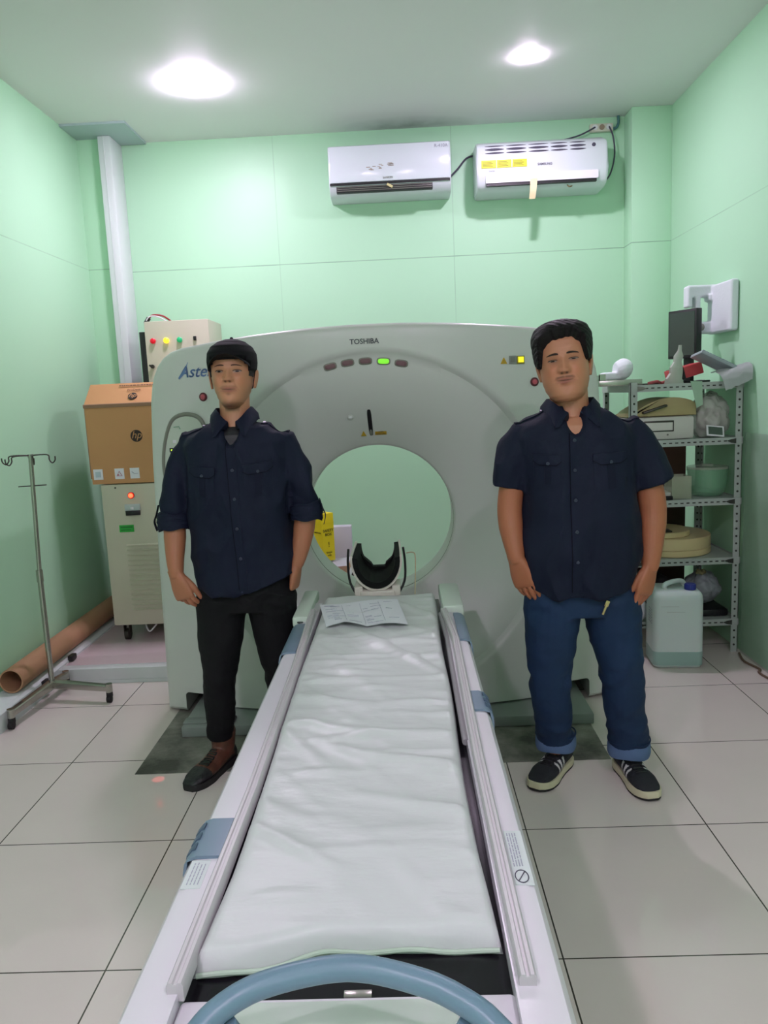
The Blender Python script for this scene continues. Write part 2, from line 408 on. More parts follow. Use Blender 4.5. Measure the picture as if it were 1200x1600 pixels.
def gantry_mesh():
    bm = new_bm(); R = []
    YBK = 4.22
    def ring(fn): R.append([V(fn(a)) for a in angs])
    def pt(a, r, y): return (GX+r*math.cos(a), y, GZ+r*math.sin(a))
    YT = 3.55
    ring(lambda a: pt(a, RT, 3.80)); ring(lambda a: pt(a, RT, YT+0.03)); ring(lambda a: pt(a, RT+0.002, YT+0.01)); ring(lambda a: pt(a, RT+0.01, YT))
    ns = 16
    for k in range(1, ns+1):
        t = k/ns; r = RT+0.01+(RD-0.03-RT-0.01)*t
        def f(a, t=t, r=r):
            x = GX+(RD)*math.cos(a); y1 = yfront(x)+0.022
            return pt(a, r, y1+(YT-y1)*(1-t)**1.55)
        ring(f)
    def lip(dr, dy):
        def f(a):
            rm = ray_outline(a); r = min(RD+dr, rm-0.05+0.002*dr); return pt(a, r, yfront(GX+r*math.cos(a))+dy)
        return f
    ring(lip(-0.018, 0.012)); ring(lip(-0.006, 0.002)); ring(lip(0.008, 0.0))
    for k in (0.3, 0.6, 1.0):
        def f(a, k=k):
            rm = ray_outline(a); r0 = min(RD+0.008, rm-0.05); r1 = rm-0.03; r = r0+(r1-r0)*k
            return pt(a, r, yfront(GX+r*math.cos(a)))
        ring(f)
    for ph in (25, 50, 75, 90):
        def f(a, ph=ph):
            p = math.radians(ph); rm = ray_outline(a); r = rm-0.03+0.03*math.sin(p)
            return pt(a, r, yfront(GX+rm*math.cos(a))+0.03*(1-math.cos(p)))
        ring(f)
    ring(lambda a: pt(a, ray_outline(a), YBK-0.03)); ring(lambda a: pt(a, ray_outline(a)-0.01, YBK-0.008)); ring(lambda a: pt(a, ray_outline(a)-0.03, YBK))
    ring(lambda a: pt(a, 0.62, YBK)); ring(lambda a: pt(a, 0.5, 4.0)); ring(lambda a: pt(a, 0.40, 3.86)); 
    rings(bm, R, closed=True)
    return bm
bm = gantry_mesh(); bmesh.ops.recalc_face_normals(bm, faces=bm.faces[:])
me = bpy.data.meshes.new('g'); bm.to_mesh(me); bm.free()
tmp = bpy.data.objects.new('g', me); COL.objects.link(tmp)
cut = new_bm()
prism(cut, rrect(GX-0.955, GX-0.83, -0.2, 0.112, 0.02), 'y', 3.0, 4.5)
prism(cut, rrect(GX+0.83, GX+0.955, -0.2, 0.112, 0.02), 'y', 3.0, 4.5)
box(cut, GX-0.84, GX+0.84, 3.0, 4.5, -0.2, 0.06)
bmesh.ops.recalc_face_normals(cut, faces=cut.faces[:])
cme = bpy.data.meshes.new('c'); cut.to_mesh(cme); cut.free(); cob = bpy.data.objects.new('c', cme); COL.objects.link(cob)
md = tmp.modifiers.new('b', 'BOOLEAN'); md.operation = 'DIFFERENCE'; md.object = cob; md.solver = 'EXACT'; md.use_self = True
gme = evaluated(tmp); bpy.data.objects.remove(tmp); bpy.data.objects.remove(cob)
gme.polygons.foreach_set('use_smooth', [True]*len(gme.polygons)); gme.set_sharp_from_angle(angle=math.radians(35))
gantry = thing('ct_scanner_gantry', 'large pale grey scanner ring with round bore standing across the back of the room', 'scanner', (GX, 3.7, 0))
link('gantry_cover', gme, M['gantry'], gantry)
gb = bvh_of(gme)
bm = new_bm(); box(bm, -1.03, 0.79, 3.21, 4.1, 0.002, 0.05, 0.006); box(bm, -1.03, -0.86, 3.24, 3.3, 0.05, 0.058, 0.003)
link('base_plinth', bm, M['plinth'], gantry, 'grey green base plinth')
bm = new_bm(); box(bm, -0.84, -0.835, 3.205, 3.212, 0.012, 0.05); box(bm, -0.87, -0.80, 3.22, 3.3, 0.05, 0.06)
link('anchor_bracket', bm, M['black'], gantry)
bm = new_bm(); rings(bm, [[V((GX+r*math.cos(2*PI*k/96), y, GZ+r*math.sin(2*PI*k/96))) for k in range(96)] for r, y in ((RT-0.0012, 3.602), (RT+0.003, 3.600), (RT+0.003, 3.610), (RT-0.0012, 3.607))], closed=True)
link('bore_seam', bm, M['gantry_trim'], gantry)
def pill(u, v, w, h, n=10):
    pass
def disc_patch(name, bvh, cx, cz, r, material, parent, off=0.004, thick=0.006, label=None, rz=None, rot=0.0, ex=2.0, y=3.3):
    """disc / pill conforming to a front-facing surface"""
    rz = rz or r; bm = new_bm(); n = 28
    def pos(a, s):
        ct, st = math.cos(a), math.sin(a); ct = math.copysign(abs(ct)**(2/ex), ct); st = math.copysign(abs(st)**(2/ex), st)
        u, v = r*s*ct, rz*s*st; return cx+u*math.cos(rot)-v*math.sin(rot), cz+u*math.sin(rot)+v*math.cos(rot)
    rs = []
    for s, o in ((1.0, off-thick), (1.0, off*0.6), (0.86, off), (0.45, off*1.05), (0.02, off*1.08)):
        ring = []
        for k in range(n):
            x, z = pos(2*PI*k/n, s); h = bvh.ray_cast(V((x, y-1.2, z)), V((0, 1, 0)))[0] or V((x, y, z)); ring.append(h+V((0, -o, 0)))
        rs.append(ring)
    rings(bm, rs); return link(name, bm, material, parent, label)
M['lens_dark'] = mat('indicator_lens_dark', srgb(120, 88, 92), 0.35)
M['lens_green'] = mat('indicator_lens_green', srgb(120, 200, 60), 0.35, emit=srgb(120, 220, 50), es=0.55)
for i, (x, z, rot) in enumerate(((-0.292, 1.594, 0.20), (-0.217, 1.606, 0.12), (-0.141, 1.610, 0.02), (-0.064, 1.606, -0.06), (0.011, 1.594, -0.17))):
    disc_patch('indicator_bezel', gb, x, z, 0.029, M['gantry_trim'], gantry, 0.004, 0.012, rz=0.0155, rot=rot, ex=3.2)
    disc_patch('indicator_light', gb, x, z, 0.024, M['lens_green'] if i == 3 else M['lens_dark'], gantry, 0.0065, 0.008, 'glowing green indicator light' if i == 3 else None, rz=0.011, rot=rot, ex=3.2)
disc_patch('laser_slot', gb, -0.139, 1.345, 0.0095, M['black'], gantry, 0.003, 0.012, 'black vertical laser window', rz=0.060, rot=0.03, ex=4)
disc_patch('laser_lens', gb, -0.138, 1.30, 0.007, M['gantry_trim'], gantry, 0.005, 0.006, rz=0.014, ex=2)
disc_patch('centre_button', gb, -0.223, 1.372, 0.014, M['gantry'], gantry, 0.006, 0.01, rz=0.012)
disc_patch('centre_button_cap', gb, -0.223, 1.373, 0.008, M['white_plastic'], gantry, 0.009, 0.01, rz=0.007)
def front_label(name, x0, x1, z0, z1, material, parent, bvh=gb, off=0.003, label=None, nu=6, nv=4, rot=0.0):
    bm = new_bm(); cx, cz = (x0+x1)/2, (z0+z1)/2
    def f(u, v):
        dx, dz = x0+(x1-x0)*u-cx, z0+(z1-z0)*v-cz
        return (cx+dx*math.cos(rot)-dz*math.sin(rot), 3.3, cz+dx*math.sin(rot)+dz*math.cos(rot))
    patch(bm, bvh, f, nu, nv, off=off, thick=0.004); return link(name, bm, material, parent, label)
M['label_gold'] = mat('label_gold', srgb(196, 160, 40), 0.5)
front_label('caution_label', -0.120, -0.068, 1.287, 1.303, M['label_gold'], gantry, label='gold caution label beside the laser slot')
text('caution_lines', 'LASER\nAPERTURE', 0.009, at(-0.094, 3.3, 1.296), M['ink'], gantry, bvh=gb, off=0.0042)
def tri_patch(name, cx, cz, s, material, parent, off=0.003):
    bm = new_bm(); patch(bm, gb, quad((cx-s, 3.3, cz-s*0.8), (cx+s, 3.3, cz-s*0.8), (cx+0.001, 3.3, cz+s), (cx-0.001, 3.3, cz+s)), 4, 5, off=off); return link(name, bm, material, parent)
tri_patch('warning_triangle', -0.172, 1.294, 0.013, M['label_gold'], gantry)
tri_patch('warning_triangle', 0.449, 1.585, 0.015, M['label_gold'], gantry)
text('warning_mark', '!', 0.016, at(0.449, 3.3, 1.583), M['ink'], gantry, bvh=gb, off=0.004)
front_label('grey_switch', 0.472, 0.504, 1.572, 1.606, mat('switch_grey', srgb(140, 145, 135), 0.4), gantry, off=0.006)
front_label('switch_button', 0.478, 0.498, 1.580, 1.600, M['gantry_trim'], gantry, off=0.010)
front_label('lit_switch', 0.506, 0.540, 1.571, 1.605, mat('switch_frame', srgb(130, 128, 40), 0.4), gantry, off=0.006)
front_label('lit_switch_cap', 0.512, 0.536, 1.577, 1.600, mat('lit_yellow', srgb(230, 215, 40), 0.4, emit=srgb(240, 220, 40), es=0.6), gantry, off=0.010, label='glowing yellow switch cap')
for x, z in ((0.584, 1.492), (-0.864, 1.492)):
    disc_patch('emergency_ring', gb, x, z, 0.019, mat('dark_red_ring', srgb(96, 40, 48), 0.4), gantry, 0.006, 0.02)
    disc_patch('emergency_button', gb, x, z, 0.012, mat('soft_red_button', srgb(200, 90, 104), 0.35), gantry, 0.013, 0.02)
text('maker_lettering', 'TOSHIBA', 0.030, at(-0.141, 3.3, 1.690), mat('letter_grey', srgb(92, 98, 100), 0.5), gantry, bvh=gb, bold=0.0006)
text('model_lettering', 'Asteion', 0.072, at(-0.862, 3.3, 1.602), mat('letter_blue', srgb(110, 140, 186), 0.5), gantry, bvh=gb, shear=0.35, bold=0.0008)
bm = new_bm(); tube(bm, [(-0.975, 3.48, 1.575), (-0.948, 3.48, 1.60), (-0.925, 3.48, 1.645)], [0.003, 0.004, 0.001], n=8, sub=4)
for v in bm.verts:
    h = gb.ray_cast(V((v.co.x, 2.2, v.co.z)), V((0, 1, 0)))[0]
    if h: v.co.y = h.y-0.002
link('model_lettering_swash', bm, bpy.data.materials['letter_blue'], gantry)
# control panel on the left shoulder
px = [(-1.075, 1.10), (-1.085, 1.18), (-1.075, 1.27), (-1.045, 1.36), (-1.01, 1.405), (-0.95, 1.42), (-0.89, 1.40), (-0.865, 1.34), (-0.875, 1.25), (-0.90, 1.15), (-0.93, 1.09), (-0.99, 1.06), (-1.05, 1.07)]
cl = smooth_pts([(x, 0, z) for x, z in px+px[:1]], 5)[:-1]
bm = new_bm(); P = []
for p in cl:
    h = gb.ray_cast(V((p.x, 2.2, p.z)), V((0, 1, 0)))[0] or V((p.x, 3.46, p.z)); P.append(h+V((0, -0.004, 0)))
tube(bm, P, 0.0095, n=10, closed=True)
link('control_panel_rim', bm, M['gantry_trim'], gantry)
bm = new_bm(); cpt = V((-0.975, 3.46, 1.24)); vs = []
n = len(P); inner = [bm.verts.new(p+V((0, -0.003, 0))) for p in P]; c0 = bm.verts.new(sum(P, V())/n+V((0, -0.006, 0)))
for i in range(n): bm.faces.new((inner[i], inner[(i+1) % n], c0))
link('control_panel_face', bm, mat('panel_face', srgb(196, 204, 190), 0.4), gantry)
def panel_box(name, x, z, w, h, material, label=None, off=0.010):
    bm = new_bm(); hy = 3.435
    hh = gb.ray_cast(V((x, 2.2, z)), V((0, 1, 0)))[0]
    if hh: hy = hh.y
    box(bm, x-w/2, x+w/2, hy-off, hy, z-h/2, z+h/2, 0.002); return link(name, bm, material, gantry, label)
panel_box('panel_display', -1.033, 1.262, 0.028, 0.020, M['black'])
panel_box('display_digits', -1.033, 1.262, 0.014, 0.007, mat('lit_digits', srgb(190, 230, 60), 0.4, emit=srgb(190, 240, 60), es=1.2), 'lit green digits', 0.0115)
for x, z in ((-1.018, 1.30), (-0.985, 1.30), (-1.05, 1.20), (-1.02, 1.20), (-1.055, 1.165), (-1.025, 1.165), (-1.055, 1.13)):
    panel_box('panel_button', x, z, 0.018, 0.014, M['white_plastic'])
bm = new_bm(); tube(bm, [(-1.015, 3.435, 1.365), (-0.99, 3.43, 1.367), (-0.985, 3.43, 1.355)], 0.0018, n=6); link('panel_marking', bm, mat('panel_green', srgb(110, 160, 130), 0.5), gantry)

# ------------------------------------------------------------------ patient table
TZ = 0.65
tb = thing('patient_table', 'long white patient table with blue grey foot handle in front of the scanner bore', 'patient table', (-0.11, 1.9, 0))
def side_frame(s, xo, xi, name='side_rim'):
    # profile from outer edge to inner edge; s = -1 left, +1 right
    pr = [(xo-s*0.028, 0.40), (xo-s*0.004, 0.52), (xo, 0.60), (xo-s*0.004, 0.632), (xo-s*0.014, 0.646), (xo-s*0.028, TZ), (xi, TZ+0.001), (xi, 0.40)]
    bm = new_bm(); rs = []
    for y in (0.60, 0.605, 1.0, 1.4, 1.8, 2.2, 2.6, 3.0, 3.02):
        k = 0.012 if y in (0.60, 3.02) else 0
        rs.append([V((x-s*k*(1 if abs(x-xo) < 0.03 else 0), y, z-(k if z > 0.6 else 0))) for x, z in pr])
    rings(bm, rs); return link(name, bm, M['couch_white'], tb)
M['couch_white'] = mat('table_white', srgb(224, 222, 226), 0.28, var=0.015)
M['cap_green'] = mat('table_cap_white_green', srgb(200, 214, 200), 0.4)
side_frame(-1, -0.425, -0.345); side_frame(1, 0.203, 0.125)
bm = new_bm(); box(bm, -0.345, 0.125, 0.97, 3.1, 0.60, 0.622, 0.003); link('tabletop', bm, mat('black_tabletop', srgb(22, 20, 26), 0.22), tb, 'glossy black tabletop under the mattress')
bm = new_bm(); box(bm, -0.38, 0.16, 0.65, 3.0, 0.30, 0.60, 0.02); box(bm, -0.34, 0.12, 0.9, 2.95, 0.02, 0.30, 0.03); link('table_body', bm, M['couch_white'], tb)
bm = new_bm(); box(bm, -0.36, 0.14, 0.85, 3.0, 0.0, 0.03, 0.006); link('table_foot', bm, M['plinth'], tb)
def strip(pts, w, zt, mt, name):
    bm = new_bm(); rs = []
    for x, y in pts:
        rs.append([V((x-w/2, y, TZ-0.01)), V((x-w/2, y, zt-0.004)), V((x-w/2+0.003, y, zt)), V((x-0.004, y, zt)), V((x-0.002, y, zt-0.003)), V((x+0.002, y, zt-0.003)), V((x+0.004, y, zt)), V((x+w/2-0.003, y, zt)), V((x+w/2, y, zt-0.004)), V((x+w/2, y, TZ-0.01))])
    rings(bm, rs); return link(name, bm, mt, tb)
M['strip'] = mat('rail_strip_grey', srgb(200, 198, 198), 0.35)
strip([(-0.348, 0.955), (-0.343, 1.5), (-0.350, 2.2), (-0.366, 2.8), (-0.37, 2.86)], 0.024, 0.668, M['strip'], 'accessory_rail')
strip([(0.143, 0.955), (0.141, 1.6), (0.146, 2.1), (0.150, 2.45), (0.140, 2.66), (0.130, 2.8)], 0.024, 0.668, M['strip'], 'accessory_rail')
bm = new_bm(); rs = []
for x, y in ((0.122, 1.72), (0.124, 2.2), (0.126, 2.5), (0.118, 2.8)):
    rs.append(circ((x, y, 0.645), V((1, 0, 0)), V((0, 0, 1)), 0.009, 0.008, 8))
rings(bm, rs); link('cable_guard', bm, mat('mid_grey_strip', srgb(140, 138, 140), 0.4), tb)
for s, xo, xi, y0, y1 in ((-1, -0.43, -0.36, 1.275, 1.40), (-1, -0.43, -0.372, 2.39, 2.70), (1, 0.208, 0.157, 1.885, 2.01), (1, 0.208, 0.163, 2.46, 2.77)):
    bm = new_bm(); pr = [(xo, 0.52), (xo, 0.62), (xo-s*0.004, 0.640), (xo-s*0.014, 0.652), (xo-s*0.028, 0.6565), (xi, 0.6565), (xi, 0.65), (xo-s*0.026, 0.65), (xo-s*0.01, 0.645), (xo-s*0.006, 0.62), (xo-s*0.006, 0.52)]
    rings(bm, [[V((x, y, z)) for x, z in pr] for y in (y0, y1)]); c = link('rail_clamp', bm, M['clamp'], tb, 'blue grey clamp strap')
    if y1-y0 < 0.2:
        for k in range(3):
            yy = y0+0.022+k*0.034; bm = new_bm()
            pr2 = [(xo+s*0.002, 0.58), (xo+s*0.002, 0.622), (xo-s*0.003, 0.643), (xo-s*0.013, 0.6545), (xo-s*0.020, 0.658), (xo-s*0.020, 0.650), (xo-s*0.008, 0.64), (xo-s*0.004, 0.58)]
            rings(bm, [[V((x, y, z)) for x, z in pr2] for y in (yy, yy+0.02)]); link('clamp_ridge', bm, M['clamp_dark'], c)
bm = new_bm(); box(bm, -0.432, -0.372, 2.74, 3.13, 0.628, 0.672, 0.01); link('end_cap', bm, M['cap_green'], tb)
bm = new_bm(); box(bm, 0.126, 0.206, 2.80, 3.15, 0.628, 0.676, 0.01); link('end_cap', bm, M['cap_green'], tb)
bm = new_bm(); cyl(bm, (-0.402, 2.735, 0.65), (-0.402, 2.735, 0.653), 0.011, n=16); link('screw_hole', bm, M['black'], tb)
# foot end: panel and handle
bm = new_bm(); box(bm, -0.345, 0.127, 0.60, 0.965, 0.55, 0.634, 0.008); link('foot_panel', bm, M['couch_white'], tb)
bm = new_bm(); box(bm, -0.262, 0.045, 0.86, 0.955, 0.628, 0.6365, 0.003); link('foot_panel_inset', bm, M['cap_green'], tb, 'pale green inset band')
bm = new_bm()
hp = [(-0.300, 0.770, 0.700), (-0.280, 0.800, 0.718), (-0.251, 0.834, 0.732), (-0.197, 0.865, 0.740), (-0.096, 0.882, 0.745), (-0.002, 0.860, 0.740), (0.057, 0.828, 0.732), (0.086, 0.803, 0.722), (0.104, 0.785, 0.712)]
tube(bm, hp, 0.0160, n=20, sub=6)
link('foot_handle', remesh(bm, 0.003, 2), M['bluegrey'], tb, 'curved blue grey push handle')
for x, y in ((-0.243, 0.828), (0.052, 0.822)):
    bm = new_bm(); tube(bm, [(x, y, 0.715), (x+(0.012 if x < 0 else -0.012), y+0.004, 0.68), (x+(0.02 if x < 0 else -0.02), y, 0.63)], [0.013, 0.015, 0.02], n=16, sub=4)
    link('handle_bracket', bm, M['bluegrey'], tb)
bm = new_bm(); box(bm, -0.115, -0.075, 0.972, 0.985, 0.62, 0.626, 0.001); link('latch_plate', bm, M['steel'], tb)
# stickers
bm = new_bm(); box(bm, 0.158, 0.190, 1.175, 1.335, TZ, TZ+0.0014)
for v in bm.verts: v.co.z -= 0.0012 if v.co.x > 0.18 else -0.0004
stk = link('warning_sticker', bm, M['white_matte'], tb)
def lines(name, x0, x1, y0, y1, z, nl, material, parent, along='y', seed=1, wdt=0.0022):
    """rows of tiny print, too small to read"""
    rnd = random.Random(seed); bm = new_bm()
    for i in range(nl):
        t = (i+0.5)/nl; a0, a1 = (y0, y1) if along == 'y' else (x0, x1); c = (x0+(x1-x0)*t) if along == 'y' else (y0+(y1-y0)*t)
        p = a0
        while p < a1-0.004:
            q = min(a1, p+rnd.uniform(0.006, 0.02)*(a1-a0)/0.09)
            if along == 'y': box(bm, c-wdt/2, c+wdt/2, p, q, z, z+0.0006)
            else: box(bm, p, q, c-wdt/2, c+wdt/2, z, z+0.0006)
            p = q+(a1-a0)*0.04
    return link(name, bm, material, parent)
lines('sticker_print', 0.161, 0.180, 1.225, 1.325, TZ+0.0018, 4, M['ink_light'], stk, wdt=0.0016)
bm = new_bm(); tube(bm, [(0.172+0.011*math.cos(2*PI*k/24), 1.197+0.017*math.sin(2*PI*k/24), TZ+0.0018) for k in range(24)], 0.0009, n=6, closed=True)
tube(bm, [(0.166, 1.186, TZ+0.0018), (0.178, 1.209, TZ+0.0018)], 0.0009, n=6); link('prohibition_symbol', bm, M['ink'], stk)
bm = new_bm(); box(bm, -0.408, -0.374, 1.19, 1.27, TZ-0.001, TZ+0.0012); stk = link('warning_sticker', bm, M['white_matte'], tb)
lines('sticker_print', -0.403, -0.378, 1.20, 1.262, TZ+0.0012, 4, M['ink_light'], stk, seed=3, wdt=0.0016)
# head holder
hh = new_bm(); HX = -0.126
def trough(bm, r0, r1, z0, y0, y1, a0, a1, zr=0.0, n=20, squash=1.0):
    rs = []
    for y, dz, k in ((y0, 0, 1.0), ((y0+y1)/2, zr/2, 0.98), (y1, zr, 0.93)):
        ring = []
        for j in range(n+1):
            a = math.radians(a0+(a1-a0)*j/n); ring.append(V((HX+r1*k*math.cos(a), y, z0+dz+r1*squash*math.sin(a))))
        for j in range(n, -1, -1):
            a = math.radians(a0+(a1-a0)*j/n); ring.append(V((HX+r0*k*math.cos(a), y, z0+dz+r0*squash*math.sin(a))))
        rs.append(ring)
    rings(bm, rs)
trough(hh, 0.098, 0.107, 0.80, 3.09, 3.36, 172, 368, 0.01, squash=1.25)
box(hh, HX-0.095, HX-0.06, 3.08, 3.2, 0.63, 0.69, 0.006); box(hh, HX+0.06, HX+0.095, 3.08, 3.2, 0.63, 0.69, 0.006); box(hh, HX-0.07, HX+0.07, 3.07, 3.3, 0.635, 0.672, 0.006)
holder = link('head_holder', hh, mat('holder_white', srgb(214, 210, 196), 0.4), tb, 'off white head holder')
bm = new_bm(); trough(bm, 0.078, 0.098, 0.80, 3.085, 3.355, 176, 364, 0.012, squash=1.25); link('head_cushion', bm, mat('black_vinyl', srgb(12, 15, 13), 0.75, spec=0.2), holder, 'black U shaped cushion')
bm = new_bm(); pl = [(HX+0.086*math.cos(math.radians(a)), 0.80+0.108*math.sin(math.radians(a))) for a in range(180, 361, 12)]
top_ = [(HX+0.080, 0.80), (HX+0.060, 0.765), (HX+0.034, 0.742), (HX+0.030, 0.728), (HX-0.022, 0.728), (HX-0.030, 0.742), (HX-0.060, 0.770), (HX-0.080, 0.80)]
prism(bm, pl+top_, 'y', 3.28, 3.32); link('cushion_back', bm, bpy.data.materials['black_vinyl'], holder)
for s in (-1, 1):
    bm = new_bm(); tube(bm, [(HX+s*0.112, 3.10, 0.845), (HX+s*0.118, 3.11, 0.78), (HX+s*0.113, 3.12, 0.70), (HX+s*0.08, 3.1, 0.64)], 0.005, n=8, sub=4)
    link('cushion_strap', bm, M['black'], holder)
bm = new_bm(); tube(bm, [(0.0, 3.2, 0.80), (0.028, 3.18, 0.805), (0.036, 3.16, 0.78), (0.028, 3.12, 0.64)], 0.0025, n=8, sub=3); link('holder_rod', bm, mat('rod_beige', srgb(190, 180, 140), 0.4), holder)

# ------------------------------------------------------------------ mattress and paper
def near_edge(u): return 1.018+0.040*min(1, u/0.42)**1.3-0.006*math.sin(u*9)*(1-u)-0.006*max(0, u-0.9)/0.1
def mattress():
    bm = new_bm(); nx, ny = 70, 190; top = []
    y_far = 3.05
    def edge(v):     # left, right X along the length, v 0 near .. 1 far
        l = -0.342+0.004*math.sin(v*9)-0.010*max(0, v-0.5)/0.5+0.008*min(1, v/0.1); r = 0.118-0.010*min(1, v/0.12)+0.003*math.sin(v*14+1)
        return l, r
    P = []
    for j in range(ny+1):
        v = j/ny; l, r = edge(v); row = []
        for i in range(nx+1):
            u = i/nx; yn = near_edge(u)
            y = yn+(y_far-yn)*v; x = l+(r-l)*u
            cu = min(u, 1-u)*(r-l); cv = min(v*(y_far-yn), (1-v)*(y_far-yn)); d = min(cu, cv)
            rc = 0.02; q = 1.0 if d > rc else math.sqrt(max(0, 1-(1-d/rc)**2))
            # round the corners of the outline
            p = V((x*3.0, y*9.0, 0)); w1 = noise.noise(p+V((0, x*14, 3)))
            w2 = noise.noise(V((x*5+y*2.0, y*24, 7.0)))
            w3 = noise.noise(V((x*2.2, y*5, 1)))
            fold = max(0, w1)**1.2*0.014+max(0.0, w2)**1.2*0.014
            amp = 1.0 if v > 0.25 else 0.65
            diag = sum(1.4*h_*math.exp(-((y-y_-k_*x-0.02*math.sin(x*14))/w_)**2)*(0.5+0.5*math.sin(3+x*9+y_*7)) for y_, k_, w_, h_ in ((1.16, -0.55, 0.016, 0.007), (1.27, -0.5, 0.02, 0.006), (1.42, -0.6, 0.018, 0.008), (1.60, -0.5, 0.02, 0.009), (1.74, -0.25, 0.02, 0.008), (1.93, -0.12, 0.022, 0.008), (2.10, -0.08, 0.025, 0.008), (2.28, 0.0, 0.025, 0.007), (2.46, 0.05, 0.03, 0.006)))
            z = 0.624+0.038*q+(fold*amp*1.0+w3*0.006+diag)*min(1, d/0.03)
            row.append(V((x, y, z)))
        P.append(row)
    vt = [[bm.verts.new(p) for p in row] for row in P]
    vb = [[bm.verts.new((p.x, p.y, 0.6225)) for p in (row if j in (0, ny) else [row[0], row[-1]])] for j, row in enumerate(P)]
    for j in range(ny):
        for i in range(nx): bm.faces.new((vt[j][i], vt[j][i+1], vt[j+1][i+1], vt[j+1][i]))
        a, b = vb[j], vb[j+1]
        bm.faces.new((vt[j][0], vt[j+1][0], b[0], a[0])); bm.faces.new((vt[j][-1], a[-1], b[-1], vt[j+1][-1]))
    for i in range(nx):
        bm.faces.new((vt[0][i], vb[0][i], vb[0][i+1], vt[0][i+1])); bm.faces.new((vt[ny][i], vt[ny][i+1], vb[ny][i+1], vb[ny][i]))
    return bm
M['mattress'] = mat('mattress_vinyl', srgb(206, 212, 208), 0.38, bump=0.25, bscale=14, stretch=(0.8, 2.2, 1), spec=0.4)
matt = tag(link('mattress', mattress(), M['mattress'], angle=60), 'long white wrinkled vinyl mattress lying on the patient table', 'mattress')
mb = bvh_of(matt.data)
bm = new_bm(); tube(bm, [(-0.336+0.452*k/20, near_edge(k/20)-0.002, 0.628+0.003*math.sin(k)) for k in range(21)], 0.004, n=8, sub=2); link('mattress_piping', bm, mat('piping_green', srgb(190, 210, 190), 0.5), matt)
bm = new_bm(); c00, c10, c11, c01 = V((-0.292, 2.60, 0)), V((-0.005, 2.585, 0)), V((-0.045, 2.945, 0)), V((-0.345, 2.895, 0))
top = []; NU, NV = 24, 10
def paper_pt(u, v):
    p = (c00*(1-u)+c10*u)*(1-v)+(c01*(1-u)+c11*u)*v; h = mb.ray_cast(V((p.x, p.y, 2)), V((0, 0, -1)))[0]
    z = max(0.668, (h.z if h else 0.668))+0.003
    z += 0.012*abs(math.sin(PI*u*2))*(1-v)+0.003*math.sin(u*7+v*3)
    return V((p.x, p.y-0.014*(1-v)*abs(math.cos(PI*u))*0 , z))
for layer in (0, 0.0008):
    top.append([[bm.verts.new(paper_pt(i/NU, j/NV)+V((0, 0, layer))) for j in range(NV+1)] for i in range(NU+1)])
for g in top:
    for i in range(NU):
        for j in range(NV): bm.faces.new((g[i][j], g[i+1][j], g[i+1][j+1], g[i][j+1]))
sheet = tag(link('paper_form', bm, M['paper'], angle=80), 'creased white printed form lying on the head end of the mattress', 'paper')
pb = bvh_of(sheet.data); bm = new_bm(); rnd = random.Random(5)
for k in range(46):
    u0 = rnd.choice([0.05, 0.12, 0.3, 0.52, 0.62, 0.8]); v0 = 0.08+0.84*rnd.random(); ln = rnd.uniform(0.04, 0.16); 
    P0 = [paper_pt(min(0.97, u0+ln*t/4), v0)+V((0, 0, 0.0014)) for t in range(5)]; tube(bm, P0, 0.0009, n=4)
for u0 in (0.27, 0.5, 0.74):
    tube(bm, [paper_pt(u0, 0.1+0.8*t/8)+V((0, 0, 0.0014)) for t in range(9)], 0.0007, n=4)
link('form_print', bm, M['ink_light'], sheet)

# ------------------------------------------------------------------ air conditioners
def grille_strip(bm, x0, x1, y, z0, z1): box(bm, x0, x1, y-0.004, y, z0, z1)
ac = thing('air_conditioner', 'white wall air conditioner with worn plain front, left of the two', 'air conditioner', (0, YB, 2.75), 'air conditioners high on the back wall')
M['ac'] = mat('ac_white', srgb(218, 228, 230), 0.25)
pr = [(5.42, 3.055), (5.24, 3.055), (5.222, 3.045), (5.215, 3.02), (5.212, 2.82), (5.215, 2.812), (5.22, 2.80), (5.245, 2.765), (5.29, 2.745), (5.42, 2.74)]
bm = new_bm(); prism(bm, pr, 'x', -0.40, 0.385, 0.006); link('casing', bm, M['ac'], ac)
bm = new_bm(); box(bm, -0.395, 0.378, 5.205, 5.22, 2.822, 3.045, 0.008); link('front_panel', bm, mat('ac_panel', srgb(220, 230, 234), 0.14), ac)
bm = new_bm(); box(bm, -0.395, 0.378, 5.206, 5.222, 2.808, 2.821); link('panel_gap', bm, M['black'], ac)
bm = new_bm(); box(bm, -0.355, 0.265, 5.214, 5.25, 2.763, 2.802, 0.003); link('air_outlet', bm, M['black'], ac, 'black air outlet slot')
for z in (2.772, 2.783, 2.794):
    bm = new_bm(); box(bm, -0.35, 0.26, 5.209, 5.216, z, z+0.003); link('louver', bm, M['gantry_trim'], ac)
text('maker_mark', 'SANKEN', 0.017, at(-0.02, 5.2035, 2.842), M['gantry_trim'], ac)
text('corner_mark', 'R-410A', 0.028, at(0.325, 5.2035, 3.018), M['ink_light'], ac)
bm = new_bm(); rnd = random.Random(2)
for x0, x1, z0 in ((-0.16, -0.095, 2.893), (-0.085, -0.04, 2.905), (-0.025, 0.015, 2.908)):
    bm = new_bm()
    for k in range(6):
        xa = rnd.uniform(x0, x1-0.02); zz = z0+rnd.uniform(-0.012, 0.02); box(bm, xa, xa+rnd.uniform(0.01, 0.03), 5.2035, 5.205, zz, zz+0.004)
    link('sticker_residue', bm, mat('residue_brown', srgb(168, 156, 140), 0.7), ac)
